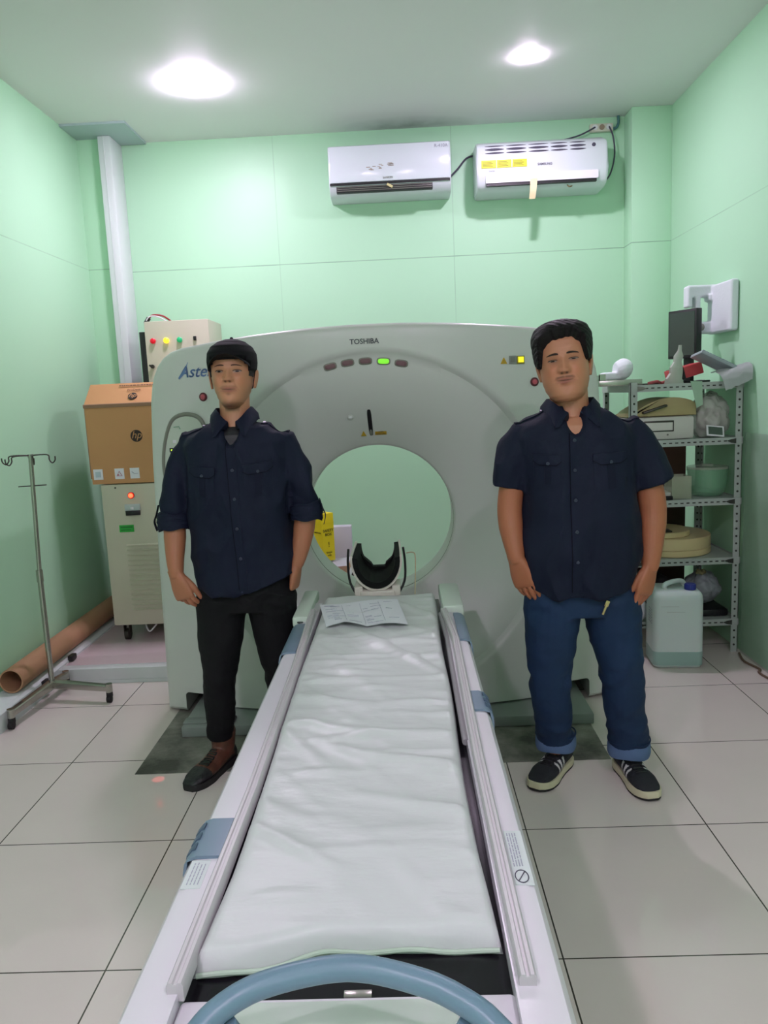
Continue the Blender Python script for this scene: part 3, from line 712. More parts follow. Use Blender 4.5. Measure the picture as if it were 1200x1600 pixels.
bm = new_bm(); box(bm, -0.03, 0.01, 5.2, 5.208, 2.785, 2.80, 0.001, mtx=Matrix.Translation((-0.01, 0, 2.793)) @ Matrix.Rotation(0.5, 4, 'Y') @ Matrix.Translation((0.01, 0, -2.793))); link('tape_scrap', bm, mat('masking_tape', srgb(214, 208, 150), 0.6), ac)

ac = thing('air_conditioner', 'white wall air conditioner with yellow labels and slatted top, right of the two', 'air conditioner', (0.96, YB, 2.72), 'air conditioners high on the back wall')
pr = [(5.42, 3.035), (5.27, 3.035), (5.20, 3.005), (5.18, 2.985), (5.165, 2.93), (5.165, 2.83), (5.175, 2.76), (5.20, 2.735), (5.26, 2.722), (5.42, 2.72)]
bm = new_bm(); prism(bm, pr, 'x', 0.545, 1.375, 0.02); acc = link('casing', bm, M['ac'], ac)
ab = bvh_of(acc.data)
def top_slot(x0, x1, t):  # on the sloped upper front
    y = 5.27-0.07*t; z = 3.035-0.03*t
    return y, z
bm = new_bm()
seg = [(0.60, 0.72), (0.735, 0.86), (0.875, 1.0), (1.015, 1.12), (1.135, 1.235)]
for x0, x1 in seg:
    for za, zb in ((2.937, 2.949), (2.958, 2.974), (2.984, 2.994)):
        patch(bm, ab, lambda u, v, x0=x0, x1=x1, za=za, zb=zb: (x0+(x1-x0)*u, 5.2, (za+zb)/2+(zb-za)*(v-0.5)*(1-(2*u-1)**2*0.8)), 8, 2, off=0.0015, thick=0.003)
link('top_grille', bm, M['ink'], ac, 'dark slotted intake grille')
bm = new_bm(); prism(bm, rrect(0.60, 1.31, 2.762, 2.812, 0.006, 3), 'y', 5.158, 5.175); link('louver_vane', bm, mat('vane_white', srgb(246, 246, 252), 0.15), ac, 'bright white louver vane')
bm = new_bm(); box(bm, 0.605, 1.30, 5.163, 5.2, 2.745, 2.764); link('air_outlet', bm, M['black'], ac)
for x0, x1 in ((0.575, 0.668), (0.672, 0.765), (0.769, 0.862)):
    bm = new_bm(); box(bm, x0, x1, 5.161, 5.166, 2.853, 2.90); st = link('energy_label', bm, M['yellow'], ac, 'yellow label')
    bm = new_bm()
    for k in range(4): box(bm, x0+0.008, x1-0.02-0.01*(k % 2), 5.1602, 5.161, 2.862+k*0.008, 2.865+k*0.008)
    link('label_print', bm, mat('olive_ink', srgb(130, 126, 10), 0.6), st)
text('maker_mark', 'SAMSUNG', 0.020, at(0.975, 5.1635, 2.862), M['ink'], ac, bold=0.0004)
text('small_print', 'Inverter', 0.012, at(0.64, 5.163, 2.836), M['ink_light'], ac)
bm = new_bm(); cyl(bm, (1.285, 5.176, 2.965), (1.285, 5.17, 2.965), 0.012, n=16); link('sensor_window', bm, M['ink'], ac)
bm = new_bm(); tube(bm, [(1.12, 5.19, 2.735), (1.13, 5.18, 2.722), (1.15, 5.19, 2.728)], 0.004, n=8, sub=3); link('outlet_scrap', bm, mat('rust_brown', srgb(110, 100, 60), 0.7), ac)
bm = new_bm(); rs = []
for k in range(9):
    t = k/8; rs.append([V((0.905-0.012*t-0.025, 5.155-0.02*math.sin(t*2.5), 2.775-0.125*t)), V((0.905-0.012*t+0.018-0.004*t, 5.15-0.02*math.sin(t*2.5+0.3), 2.775-0.125*t)), V((0.905-0.012*t+0.018-0.004*t, 5.153-0.02*math.sin(t*2.5+0.3), 2.775-0.125*t)), V((0.905-0.012*t-0.025, 5.158-0.02*math.sin(t*2.5), 2.775-0.125*t))])
rings(bm, rs); tag(link('tape_strip', bm, mat('masking_tape_pale', srgb(214, 206, 160), 0.6)), 'pale tape strip dangling from the vane of the labelled air conditioner', 'tape')

sk = thing('power_socket', 'triple power socket strip under the ceiling above the labelled air conditioner', 'power socket', (1.39, YB, 3.13))
bm = new_bm(); box(bm, 1.315, 1.465, 5.385, YB, 3.105, 3.155, 0.006); link('socket_plate', bm, mat('socket_cream', srgb(216, 214, 196), 0.4), sk)
for x in (1.345, 1.39, 1.435):
    bm = new_bm(); cyl(bm, (x, 5.384, 3.13), (x, 5.378, 3.13), 0.017, n=20); link('outlet', bm, mat('outlet_brown', srgb(150, 130, 110), 0.5) if x == 1.39 else M['white_plastic'], sk)
bm = new_bm(); tube(bm, [(1.465, 5.40, 3.12), (1.49, 5.40, 3.13), (1.502, 5.40, 3.16), (1.50, 5.40, 3.2)], 0.009, n=10, sub=4); link('conduit_bend', bm, mat('conduit_teal', srgb(70, 120, 120), 0.5), sk)
def cable(pts, r, label, material=None, sub=6):
    bm = new_bm(); tube(bm, pts, r, n=8, sub=sub); return tag(link('power_cable', bm, material or M['ink']), label, 'cable')
cable([(1.345, 5.375, 3.13), (1.24, 5.38, 3.085), (1.10, 5.39, 3.06), (0.95, 5.38, 3.05), (0.84, 5.33, 3.045)], 0.005, 'thin dark cable drooping from the socket to the top of the air conditioner')
cable([(1.435, 5.375, 3.13), (1.46, 5.37, 3.06), (1.465, 5.36, 2.94), (1.43, 5.35, 2.82), (1.37, 5.38, 2.76)], 0.005, 'thin dark cable hanging beside the right end of the air conditioner')
cable([(0.385, 5.40, 2.87), (0.44, 5.405, 2.92), (0.50, 5.405, 2.985), (0.55, 5.40, 3.0)], 0.006, 'short black cable bridging the gap between the two air conditioners')

# ------------------------------------------------------------------ drip stand
iv = thing('drip_stand', 'steel drip stand on castors beside the left wall', 'drip stand', (-1.835, 3.72, 0))
c0 = V((-1.835, 3.72, 0))
bm = new_bm(); cyl(bm, c0+V((0, 0, 0.09)), c0+V((0, 0, 0.66)), 0.0135); cyl(bm, c0+V((0, 0, 0.64)), c0+V((0.022, 0, 1.25)), 0.0105); cyl(bm, c0+V((0, 0, 0.62)), c0+V((0, 0, 0.68)), 0.016); link('pole', bm, M['steel'], iv)
tp = c0+V((0.022, 0, 1.25))
for dx, dy in ((-0.125, -0.02), (0.122, -0.02), (-0.068, -0.10), (0.062, -0.10)):
    bm = new_bm(); d = V((dx, dy, 0)); u = d.normalized(); e = tp+d
    tube(bm, [tp, tp+d*0.4+V((0, 0, 0.003)), e-u*0.028+V((0, 0, 0)), e-u*0.024+V((0, 0, -0.022)), e-u*0.010+V((0, 0, -0.038)), e+u*0.006+V((0, 0, -0.026)), e+u*0.008+V((0, 0, -0.006))], 0.0032, n=8, sub=4); link('hook', bm, M['steel_dark'], iv)
bm = new_bm(); cyl(bm, tp+V((0, 0, -0.012)), tp+V((0, 0, 0.006)), 0.013); link('top_collar', bm, M['steel'], iv)
bm = new_bm(); tube(bm, [c0+V((-0.055, 0, 1.10)), c0+V((0.085, 0, 1.104))], 0.0028, n=8); link('cross_bar', bm, M['steel_dark'], iv)
for ex, ey in ((-0.040, -0.345), (0.315, -0.06), (0.005, 0.15)):
    bm = new_bm(); e = c0+V((ex, ey, 0.075)); s = c0+V((0, 0, 0.085))
    d = (e-s).normalized(); a, b = frame(d)
    rings(bm, [circ(s, a, b, 0.022, 0.022, 12, 4), circ(e, a, b, 0.017, 0.017, 12, 4)]); lg = link('base_leg', bm, M['steel'], iv)
    bm = new_bm(); cyl(bm, e+V((0, 0, 0.022)), e+V((0, 0, -0.02)), 0.017); link('leg_socket', bm, M['steel'], lg)
    bm = new_bm(); prism(bm, [(e.y-0.014, 0.014), (e.y+0.014, 0.03), (e.y+0.012, 0.058), (e.y-0.012, 0.058)], 'x', e.x-0.012, e.x+0.012)
    cyl(bm, (e.x-0.010, e.y-0.006, 0.02), (e.x+0.010, e.y-0.006, 0.02), 0.020, n=20); link('castor', bm, M['black_rubber'], lg)

# ------------------------------------------------------------------ cardboard tube, trunk sockets
bm = new_bm(); p0 = V((-1.958, 3.56, 0.163)); p1 = V((-1.966, 5.1, 0.163)); a, b = frame(p1-p0)
rs = [circ(p0, a, b, 0.060, n=32), circ(p1, a, b, 0.060, n=32), circ(p1, a, b, 0.053, n=32), circ(p0, a, b, 0.053, n=32)]
rings(bm, rs, closed=True); tag(link('cardboard_tube', bm, mat('tube_cardboard', srgb(178, 136, 102), 0.7, var=0.05)), 'long brown cardboard tube lying along the left wall behind the drip stand', 'tube')
for y, lab in ((3.77, 'black socket box on the left wall trunking, nearer the viewer'), (4.10, 'black socket box on the left wall trunking, beside the platform')):
    bm = new_bm(); box(bm, -1.905, -1.878, y-0.03, y+0.03, 0.03 if y < 4 else 0.08, 0.088 if y < 4 else 0.11, 0.003); tag(link('socket_box', bm, M['black']), lab, 'socket')

# ------------------------------------------------------------------ cabinets on the left
def castor(bm, x, y, z0, r=0.035):
    cyl(bm, (x-0.012, y, z0+r), (x+0.012, y, z0+r), r, n=24); box(bm, x-0.018, x-0.014, y-0.02, y+0.02, z0+r-0.01, z0+0.10); box(bm, x+0.014, x+0.018, y-0.02, y+0.02, z0+r-0.01, z0+0.10); box(bm, x-0.022, x+0.022, y-0.022, y+0.022, z0+0.095, z0+0.105)
cb = thing('voltage_cabinet', 'beige louvred metal cabinet on castors with glowing red lamp, under the cardboard box', 'cabinet', (-1.5, 4.6, 0.075))
bm = new_bm(); box(bm, -1.755, -1.20, 4.40, 4.92, 0.18, 1.022, 0.005); link('housing', bm, M['beige'], cb)
for x, y in ((-1.70, 4.46), (-1.26, 4.46), (-1.70, 4.86), (-1.26, 4.86)):
    bm = new_bm(); castor(bm, x, y, 0.075); link('castor', bm, M['steel_dark'], cb)
bm = new_bm(); cyl(bm, (-1.581, 4.40, 0.956), (-1.581, 4.392, 0.956), 0.019, n=24); link('lamp_ring', bm, mat('red_rim', srgb(190, 50, 40), 0.4), cb)
bm = new_bm(); lathe(bm, [(0.013, 0.0), (0.013, 0.006), (0.008, 0.012), (0, 0.014)], (-1.581, 4.392, 0.956), 20, 'y'); link('red_lamp', bm, mat('lit_red', srgb(255, 90, 60), 0.4, emit=srgb(255, 70, 40), es=3.0), cb, 'glowing red lamp')
bm = new_bm(); box(bm, -1.622, -1.533, 4.385, 4.40, 0.868, 0.906, 0.003); link('breaker', bm, mat('breaker_grey', srgb(186, 200, 196), 0.4), cb)
bm = new_bm(); box(bm, -1.619, -1.536, 4.383, 4.40, 0.84, 0.868, 0.003); link('breaker_base', bm, M['black'], cb)
bm = new_bm(); box(bm, -1.585, -1.57, 4.378, 4.386, 0.875, 0.89, 0.001); link('breaker_lever', bm, M['white_plastic'], cb)
bm = new_bm(); box(bm, -1.668, -1.583, 4.397, 4.40, 0.742, 0.783); gl = link('green_label', bm, mat('green_label', srgb(40, 170, 60), 0.5), cb, 'bright green label')
bm = new_bm(); box(bm, -1.66, -1.59, 4.3965, 4.397, 0.768, 0.773); box(bm, -1.66, -1.60, 4.3965, 4.397, 0.752, 0.756); link('label_print', bm, mat('dark_green_ink', srgb(16, 90, 30), 0.5), gl)
for k in range(14):
    z = 0.283+k*0.0298; bm = new_bm(); prism(bm, [(4.401, z), (4.388, z-0.008), (4.401, z-0.009)], 'x', -1.635, -1.32, 0); link('louver', bm, M['beige'], cb)
bm = new_bm(); cyl(bm, (-1.67, 4.40, 1.003), (-1.67, 4.397, 1.003), 0.005, n=12); link('screw', bm, M['steel_dark'], cb)
bm = new_bm(); tube(bm, [(-1.60, 4.5, 0.175), (-1.585, 4.46, 0.15), (-1.56, 4.44, 0.125), (-1.53, 4.46, 0.155), (-1.52, 4.5, 0.175)], 0.005, n=8, sub=3); link('cable_loop', bm, M['white_plastic'], cb)

bx = thing('cardboard_box', 'large brown cardboard box with round printed logo, on top of the beige cabinet', 'box', (-1.55, 4.6, 1.03))
bm = new_bm()
pr = [(4.40, 1.028), (4.385, 1.485), (4.51, 1.60), (4.80, 1.60), (4.80, 1.028)]
prism(bm, pr, 'x', -1.80, -1.26, 0.003); link('carton', bm, M['cardboard'], bx)
bm = new_bm(); prism(bm, [(4.383, 1.487), (4.379, 1.483), (4.379, 1.465), (4.383, 1.465)], 'x', -1.802, -1.258); box(bm, -1.806, -1.80, 4.40, 4.79, 1.06, 1.47); link('carton_flap', bm, M['cardboard_in'], bx)
def logo(x, y, z, r, parent, nm=FRONT):
    bm = new_bm(); cyl(bm, (x, y, z), (x, y-0.002, z), r, n=36); link('round_logo', bm, mat('logo_dark', srgb(50, 40, 34), 0.7), parent)
    text('logo_letters', 'hp', r*1.75, at(x, y-0.0025, z+r*0.12), M['cardboard'], parent, shear=0.3)
logo(-1.515, 4.3905, 1.298, 0.034, bx)
mm = Matrix.Translation((-1.527, 4.42, 1.523)) @ Matrix.Rotation(-math.atan2(0.125, 0.115), 4, 'X')
bm = new_bm(); rings(bm, [[mm @ V((0.026*math.cos(2*PI*k/24), y, 0.026*math.sin(2*PI*k/24))) for k in range(24)] for y in (0.003, -0.003)]); link('round_logo', bm, bpy.data.materials['logo_dark'], bx)
text('logo_letters', 'hp', 0.045, mm @ at(0, -0.0042, 0.003), M['cardboard'], bx, shear=0.3)
text('box_print', 'ProDesk', 0.022, mm @ at(0, -0.0035, 0.05), mat('box_ink', srgb(110, 80, 56), 0.7), bx)
bm = new_bm(); rnd = random.Random(4); xx = -1.62
while xx < -1.42:
    ln = rnd.uniform(0.006, 0.02); vs = box(bm, xx, xx+ln, -0.004, -0.002, 0.086, 0.094); xx += ln+0.004
    for v in vs: v.co = mm @ V((v.co.x+1.527, v.co.y, v.co.z))
link('box_print', bm, bpy.data.materials['box_ink'], bx)
for i, (x0, x1) in enumerate(((-1.787, -1.733), (-1.663, -1.609), (-1.574, -1.520))):
    bm = new_bm(); prism(bm, [(4.3965, 1.054), (4.3945, 1.115), (4.40, 1.115), (4.40, 1.054)], 'x', x0, x1); sk2 = link('white_sticker', bm, M['paper'], bx)
    bm = new_bm()
    if i == 1:
        tube(bm, [(x0+0.012, 4.394, 1.072), (x1-0.012, 4.394, 1.072), ((x0+x1)/2, 4.3935, 1.10)], 0.0018, n=6, closed=True); cyl(bm, (x0+0.02, 4.3935, 1.078), (x0+0.02, 4.395, 1.078), 0.004); mt = mat('pink_ink', srgb(190, 90, 110), 0.6)
    elif i == 0: box(bm, x0+0.012, x1-0.012, 4.3935, 4.396, 1.068, 1.10); mt = mat('pale_blue_ink', srgb(190, 210, 214), 0.6)
    else: tube(bm, [(x0+0.01, 4.394, 1.095), (x0+0.025, 4.394, 1.082), (x1-0.008, 4.394, 1.084)], 0.0015, n=6); mt = M['ink_light']
    link('sticker_mark', bm, mt, sk2)

tc = thing('control_cabinet', 'tall beige electrical cabinet with red, yellow and green lamps behind the scanner', 'cabinet', (-1.36, 4.95, 0.075))
bm = new_bm(); box(bm, -1.60, -1.19, 4.96, 5.32, 0.077, 1.99, 0.006); link('housing', bm, M['beige'], tc)
bm = new_bm(); box(bm, -1.645, -1.60, 4.99, 5.30, 0.077, 1.93, 0.003); link('side_panel', bm, M['black'], tc, 'black side panel')
Yc = 4.957
for x, c, es, nm in ((-1.548, srgb(200, 20, 40), 0.25, 'red'), (-1.463, srgb(240, 200, 40), 1.3, 'yellow'), (-1.378, srgb(30, 170, 110), 0.3, 'green')):
    bm = new_bm(); lathe(bm, [(0.017, 0), (0.017, 0.012), (0.011, 0.018), (0, 0.020)], (x, Yc, 1.868), 20, 'y'); link('indicator_lamp', bm, mat('indicator_'+nm, c, 0.3, emit=c, es=es), tc, nm+' indicator lamp')
bm = new_bm(); box(bm, -1.29, -1.272, Yc-0.01, Yc+0.004, 1.86, 1.886, 0.002); link('toggle_switch', bm, M['black'], tc)
bm = new_bm(); cyl(bm, (-1.565, Yc+0.002, 1.71), (-1.565, Yc-0.012, 1.71), 0.012); box(bm, -1.585, -1.555, Yc-0.016, Yc-0.010, 1.705, 1.716, mtx=Matrix.Translation((-1.57, 0, 1.71)) @ Matrix.Rotation(0.6, 4, 'Y') @ Matrix.Translation((1.57, 0, -1.71))); link('door_lock', bm, M['steel_dark'], tc)
bm = new_bm(); tube(bm, [(-1.60, 5.05, 1.99), (-1.585, 5.04, 2.02), (-1.56, 5.03, 2.035), (-1.50, 5.04, 2.03), (-1.455, 5.08, 1.995)], 0.006, n=8, sub=4); link('red_wire', bm, mat('red_wire', srgb(150, 40, 44), 0.5), tc)
bm = new_bm(); tube(bm, [(-1.595, 5.0, 2.0), (-1.57, 5.0, 2.025), (-1.52, 5.0, 2.022), (-1.47, 5.03, 1.992)], 0.004, n=8, sub=4); link('white_wire', bm, M['white_plastic'], tc)
bm = new_bm(); cyl(bm, (-1.61, 5.03, 1.985), (-1.585, 5.03, 2.02), 0.014); link('cable_gland', bm, M['black'], tc)

# ------------------------------------------------------------------ table with supplies seen through the bore
sd = thing('side_table', 'low pale table behind the scanner holding the yellow safety box', 'table', (-0.55, 5.0, 0.075))
bm = new_bm(); box(bm, -0.95, -0.36, 4.72, 5.3, 0.325, 0.352, 0.004); link('tabletop', bm, M['white_matte'], sd)
for x in (-0.93, -0.40):
    for y in (4.75, 5.26):
        bm = new_bm(); box(bm, x, x+0.03, y, y+0.03, 0.075, 0.326); link('leg', bm, M['steel_dark'], sd)
bm = new_bm(); box(bm, -0.72, -0.372, 4.80, 5.05, 0.353, 0.392, 0.003); tag(link('wooden_tray', bm, mat('tray_brown', srgb(190, 150, 120), 0.6, var=0.1, vscale=6)), 'flat light brown tray under the loose paper behind the scanner', 'tray')
bm = new_bm(); NU = 10; g = [[bm.verts.new((-0.68+0.31*i/NU, 4.79+0.24*j/NU-0.03*i/NU, 0.397+0.012*abs(math.sin(i*0.5))*(i/NU)+0.006*(j/NU))) for j in range(NU+1)] for i in range(NU+1)]
for i in range(NU):
    for j in range(NU): bm.faces.new((g[i][j], g[i+1][j], g[i+1][j+1], g[i][j+1]))
bmesh.ops.solidify(bm, geom=bm.faces[:], thickness=0.0015)
tag(link('loose_paper', bm, M['paper']), 'curled white paper beneath the yellow safety box', 'paper')
bm = new_bm(); box(bm, -0.50, -0.368, 5.12, 5.20, 0.353, 0.60, 0.003); tag(link('white_carton', bm, mat('carton_white', srgb(206, 206, 214), 0.6)), 'plain white carton standing behind the yellow safety box', 'box')
yb = thing('safety_box', 'tall yellow cardboard sharps box standing on papers, seen through the bore', 'safety box', (-0.54, 4.93, 0.41))
bm = new_bm(); rot = Matrix.Translation((-0.535, 4.945, 0)) @ Matrix.Rotation(math.radians(43), 4, 'Z')
box(bm, -0.048, 0.048, -0.048, 0.048, 0.412, 0.725, 0.002, mtx=rot); box(bm, -0.049, 0.049, -0.049, 0.049, 0.660, 0.664, mtx=rot); link('carton', bm, mat('safety_yellow', srgb(232, 214, 22), 0.5), yb)
bm = new_bm(); cyl(bm, rot @ V((-0.01, 0, 0.725)), rot @ V((-0.01, 0, 0.728)), 0.018); link('drop_hole', bm, M['black'], yb)
for s, size, z, face in (('SAFETY\nBOX', 0.026, 0.60, 0), ('!', 0.05, 0.52, 0), ('Sharps\nonly', 0.018, 0.46, 0), ('SAFETY BOX', 0.012, 0.60, 1)):
    mt = rot @ Matrix.Translation((0, -0.0495, z)) @ FRONT if face == 0 else rot @ Matrix.Translation((-0.0495, 0, z)) @ Matrix.Rotation(-PI/2, 4, 'Z') @ FRONT
    text('box_print', s, size, mt, mat('box_black', srgb(60, 56, 20), 0.6), yb)

# ------------------------------------------------------------------ slotted-angle rack on the right
RX0, RX1, RY0, RY1 = 1.195, 1.775, 4.07, 4.62
LV = [0.18, 0.52, 0.84, 1.16, 1.45]
rk = thing('slotted_rack', 'grey slotted-angle metal rack crowded with odds and ends beside the right wall', 'rack', (1.49, 4.35, 0))
M['rack'] = mat('rack_paint_grey', srgb(172, 182, 174), 0.45, var=0.05, vscale=8)
M['rack_dark'] = mat('rack_slot_dark', srgb(52, 56, 48), 0.6)
for x, y, sx, sy in ((RX0, RY0, 1, 1), (RX1, RY0, -1, 1), (RX0, RY1, 1, -1), (RX1, RY1, -1, -1)):
    bm = new_bm(); t = 0.003; w2 = 0.036
    box(bm, min(x, x+sx*w2), max(x, x+sx*w2), min(y, y+sy*t), max(y, y+sy*t), 0, 1.47)
    box(bm, min(x, x+sx*t), max(x, x+sx*t), min(y, y+sy*w2), max(y, y+sy*w2), 0, 1.47)
    p = link('post', bm, M['rack'], rk)
    bm = new_bm()
    for k in range(36):
        z = 0.04+k*0.04; xc = x+sx*0.019; cyl(bm, (xc, y-0.0015 if sy > 0 else y-t-0.0015, z), (xc, y+0.0015 if sy > 0 else y-t+0.0015, z), 0.006, n=8)
        if sx < 0: cyl(bm, (x-t-0.0015, y+sy*0.02, z), (x-t+0.0015, y+sy*0.02, z), 0.006, n=8)
    link('slot_row', bm, M['rack_dark'], p)
for i, z in enumerate(LV):
    bm = new_bm(); box(bm, RX0+0.004, RX1-0.004, RY0+0.006, RY1-0.006, z-0.002, z+0.001)
    sh = link('shelf', bm, M['rack'], rk)
    bm = new_bm(); box(bm, RX0+0.002, RX1-0.002, RY0-0.004, RY0-0.001, z-0.03, z+0.006); box(bm, RX0+0.002, RX1-0.002, RY1, RY1+0.003, z-0.03, z+0.006)
    box(bm, RX0-0.004, RX0-0.001, RY0, RY1, z-0.03, z+0.006); box(bm, RX1+0.001, RX1+0.004, RY0, RY1, z-0.03, z+0.006); fr = link('shelf_rail', bm, M['rack'], sh)
    bm = new_bm(); x = RX0+0.05
    while x < RX1-0.07:
        box(bm, x-0.008, x+0.008, RY0-0.0055, RY0-0.003, z-0.0155, z-0.009); x += 0.0315
    link('slot_row', bm, M['rack_dark'], sh)
    for s, xe in ((-1, RX1), (1, RX0)):
        bm = new_bm(); prism(bm, [(xe+s*0.034, z+0.0), (xe+s*0.06, z-0.004), (xe+s*0.082, z-0.012), (xe+s*0.06, z-0.022), (xe+s*0.034, z-0.026)], 'y', RY0-0.008, RY0-0.005); cyl(bm, (xe+s*0.05, RY0-0.012, z-0.012), (xe+s*0.05, RY0-0.007, z-0.012), 0.008, n=6); link('corner_plate', bm, M['rack_dark'] if i < 4 else M['gantry_trim'], sh)
# brown boards behind the rack
bm = new_bm(); box(bm, 1.10, 1.715, 4.70, 4.72, 0, 1.13, 0.002); tag(link('brown_board', bm, mat('dark_brown_board', srgb(66, 38, 26), 0.5, var=0.2, vscale=5, stretch=(1, 1, 6))), 'dark brown board standing behind the rack', 'board')
# clear sheet leaning by the right wall
def clear_mat(name, col, rough=0.05, alpha=0.25):
    m = mat(name, col, rough, alpha=alpha, spec=0.6); return m
bm = new_bm(); box(bm, 1.782, 1.787, 2.6, 4.05, 0.0, 1.19, 0.001); tag(link('acrylic_sheet', bm, clear_mat('clear_acrylic', srgb(160, 176, 160), 0.06, 0.2)), 'tall clear acrylic sheet standing against the right wall in front of the rack', 'sheet')
cable([(1.765, 4.02, 0.008), (1.74, 3.9, 0.006), (1.765, 3.78, 0.006), (1.74, 3.72, 0.006), (1.77, 3.5, 0.006), (1.75, 3.2, 0.006)], 0.006, 'brown cable lying on the floor along the right wall', mat('brown_cable', srgb(110, 90, 70), 0.6))

# items on the top shelf
bm = new_bm(); rs = []
for k in range(9):
    t = k/8; r0 = 0.05*math.sin(PI*(0.12+0.85*t))**0.6; rs.append(circ((1.150+0.085*t, 4.20, 1.490+0.047+0.012*t), V((0, 1, 0)), V((0, 0, 1)), 0.03+r0, 0.02+r0*0.75, 16))
rings(bm, rs); box(bm, 1.08, 1.18, 4.15, 4.26, 1.490, 1.53, 0.012)
fm = bpy.data.materials.new('x'); bpy.data.materials.remove(fm)
M['foam'] = mat('white_foam', srgb(222, 232, 232), 0.8, bump=0.2, bscale=120)
tag(link('foam_roll', remesh(bm, 0.004, 3), M['foam']), 'rounded white foam piece at the left end of the top shelf', 'foam')
bm = new_bm(); box(bm, 1.035, 1.26, 4.08, 4.5, 1.457, 1.488, 0.004); box(bm, 1.035, 1.04, 4.08, 4.5, 1.488, 1.515); box(bm, 1.035, 1.07, 4.08, 4.085, 1.488, 1.52); tag(link('metal_tray', bm, M['steel']), 'shallow metal tray sticking out at the left end of the top shelf', 'tray')
bm = new_bm(); box(bm, 1.29, 1.40, 4.14, 4.32, 1.452, 1.463, 0.002); tag(link('flat_box', bm, M['steel_dark']), 'thin dark flat box lying in front of the white cone', 'box')
mo = thing('monitor', 'black computer monitor standing turned sideways on the top shelf', 'monitor', (1.58, 4.40, 1.45))
mrot = Matrix.Translation((1.575, 4.33, 1.705)) @ Matrix.Rotation(math.radians(-62), 4, 'Z')
def mbox(name, x0, x1, y0, y1, z0, z1, material, parent, bev=0.003, mtx=mrot, label=None):
    bm = new_bm(); box(bm, x0, x1, y0, y1, z0, z1, bev, mtx=mtx); return link(name, bm, material, parent, label)
mbox('bezel', -0.12, 0.075, -0.012, 0.03, -0.115, 0.145, M['black'], mo, 0.004)
mbox('screen', -0.108, 0.063, -0.0135, -0.011, -0.10, 0.131, mat('screen_off', srgb(58, 72, 64), 0.15), mo, 0, label='dark switched-off screen')
mbox('rear_housing', -0.08, 0.04, 0.03, 0.055, -0.08, 0.09, M['black'], mo, 0.01)
mbox('stand_neck', -0.05, 0.0, 0.03, 0.06, -0.25, -0.05, M['black'], mo, 0.004)
mbox('stand_foot', -0.12, 0.06, -0.07, 0.12, -0.249, -0.238, M['black'], mo, 0.004)
bm = new_bm(); rs = []
for k in range(8):
    t = k/7; rs.append(circ((1.425+0.035*t, 4.10, 1.452+0.20*t), V((1, 0.15*math.sin(t*5), 0)), V((0, 1, 0)), 0.045*(1-t)**0.9+0.006, 0.022*(1-t)+0.004, 10))
rings(bm, rs)
for v in bm.verts: v.co += V((0.006, 0.004, 0))*math.sin(v.co.z*90+v.co.x*70)
tag(link('plastic_cone', bm, clear_mat('cloudy_plastic', srgb(190, 200, 184), 0.35, 0.75)), 'cloudy crumpled plastic cone in front of the monitor screen', 'plastic wrap')
bm = new_bm(); R0 = Matrix.Translation((1.525, 4.21, 1.515)) @ Matrix.Rotation(math.radians(-14), 4, 'Y') @ Matrix.Rotation(math.radians(12), 4, 'Z')
box(bm, -0.085, 0.075, -0.05, 0.06, -0.03, 0.03, 0.004, mtx=R0)
rb = tag(link('red_box', bm, mat('dull_red', srgb(190, 70, 72), 0.45)), 'red box tilted in front of the monitor on the top shelf', 'box')
bm = new_bm(); box(bm, -0.07, -0.035, -0.054, 0.063, -0.033, 0.032, 0.002, mtx=R0); link('black_band', bm, M['black'], rb)
bm = new_bm(); tube(bm, [(1.30, 4.12, 1.462), (1.34, 4.10, 1.47), (1.37, 4.12, 1.463), (1.41, 4.09, 1.475), (1.44, 4.13, 1.463)], 0.008, n=8, sub=5); tag(link('red_cable_bundle', bm, mat('dark_red_cable', srgb(140, 60, 56), 0.5)), 'dark red cable bundle left of the red box', 'cable')
kb = thing('keyboard', 'grey keyboard sloping down to the right at the end of the top shelf', 'keyboard', (1.65, 4.10, 1.53))
R1 = Matrix.Translation((1.655, 4.10, 1.548)) @ Matrix.Rotation(math.radians(27), 4, 'Y') @ Matrix.Rotation(math.radians(-10), 4, 'X')
mbox('keyboard_case', -0.125, 0.125, -0.06, 0.07, -0.01, 0.008, mat('keyboard_grey', srgb(150, 160, 164), 0.5), kb, 0.004, R1)
bm = new_bm()
for i in range(13):
    for j in range(5): box(bm, -0.117+i*0.018, -0.117+i*0.018+0.015, -0.05+j*0.022, -0.05+j*0.022+0.018, 0.008, 0.013, mtx=R1)
ky = link('keys', bm, mat('key_grey', srgb(120, 132, 144), 0.5), kb)
def crumple(name, c, r, squash, seed, material, label, cat, amp=0.25, sub=5, taper=0.0, floor=None):
    bm = new_bm(); bmesh.ops.create_icosphere(bm, subdivisions=sub, radius=1.0)
    for v in bm.verts:
        p = v.co.copy(); n = noise.noise(p*1.6+V((seed, 0, 0)))*0.9+noise.noise(p*4.0+V((0, seed, 0)))*0.5+abs(noise.noise(p*7+V((0, 0, seed))))*0.35
        q = p*(1+amp*n); k = 1-taper*max(0, q.z)
        v.co = V(c)+V((q.x*r[0]*k, q.y*r[1]*k, q.z*r[2]))
        if floor is not None: v.co.z = max(v.co.z, floor)
    return tag(link(name, bm, material, angle=70), label, cat)
M['bag_clear'] = clear_mat('clear_bag', srgb(216, 216, 206), 0.25, 0.6)
bm = new_bm(); pts = [(1.60, 4.075, 1.50), (1.70, 4.05, 1.525), (1.80, 4.06, 1.54), (1.79, 4.03, 1.47), (1.73, 4.02, 1.43), (1.665, 4.03, 1.415)]
NU = 14; A, B, Cc, D = V((1.61, 4.09, 1.505)), V((1.795, 4.09, 1.545)), V((1.785, 3.99, 1.46)), V((1.655, 4.0, 1.408))
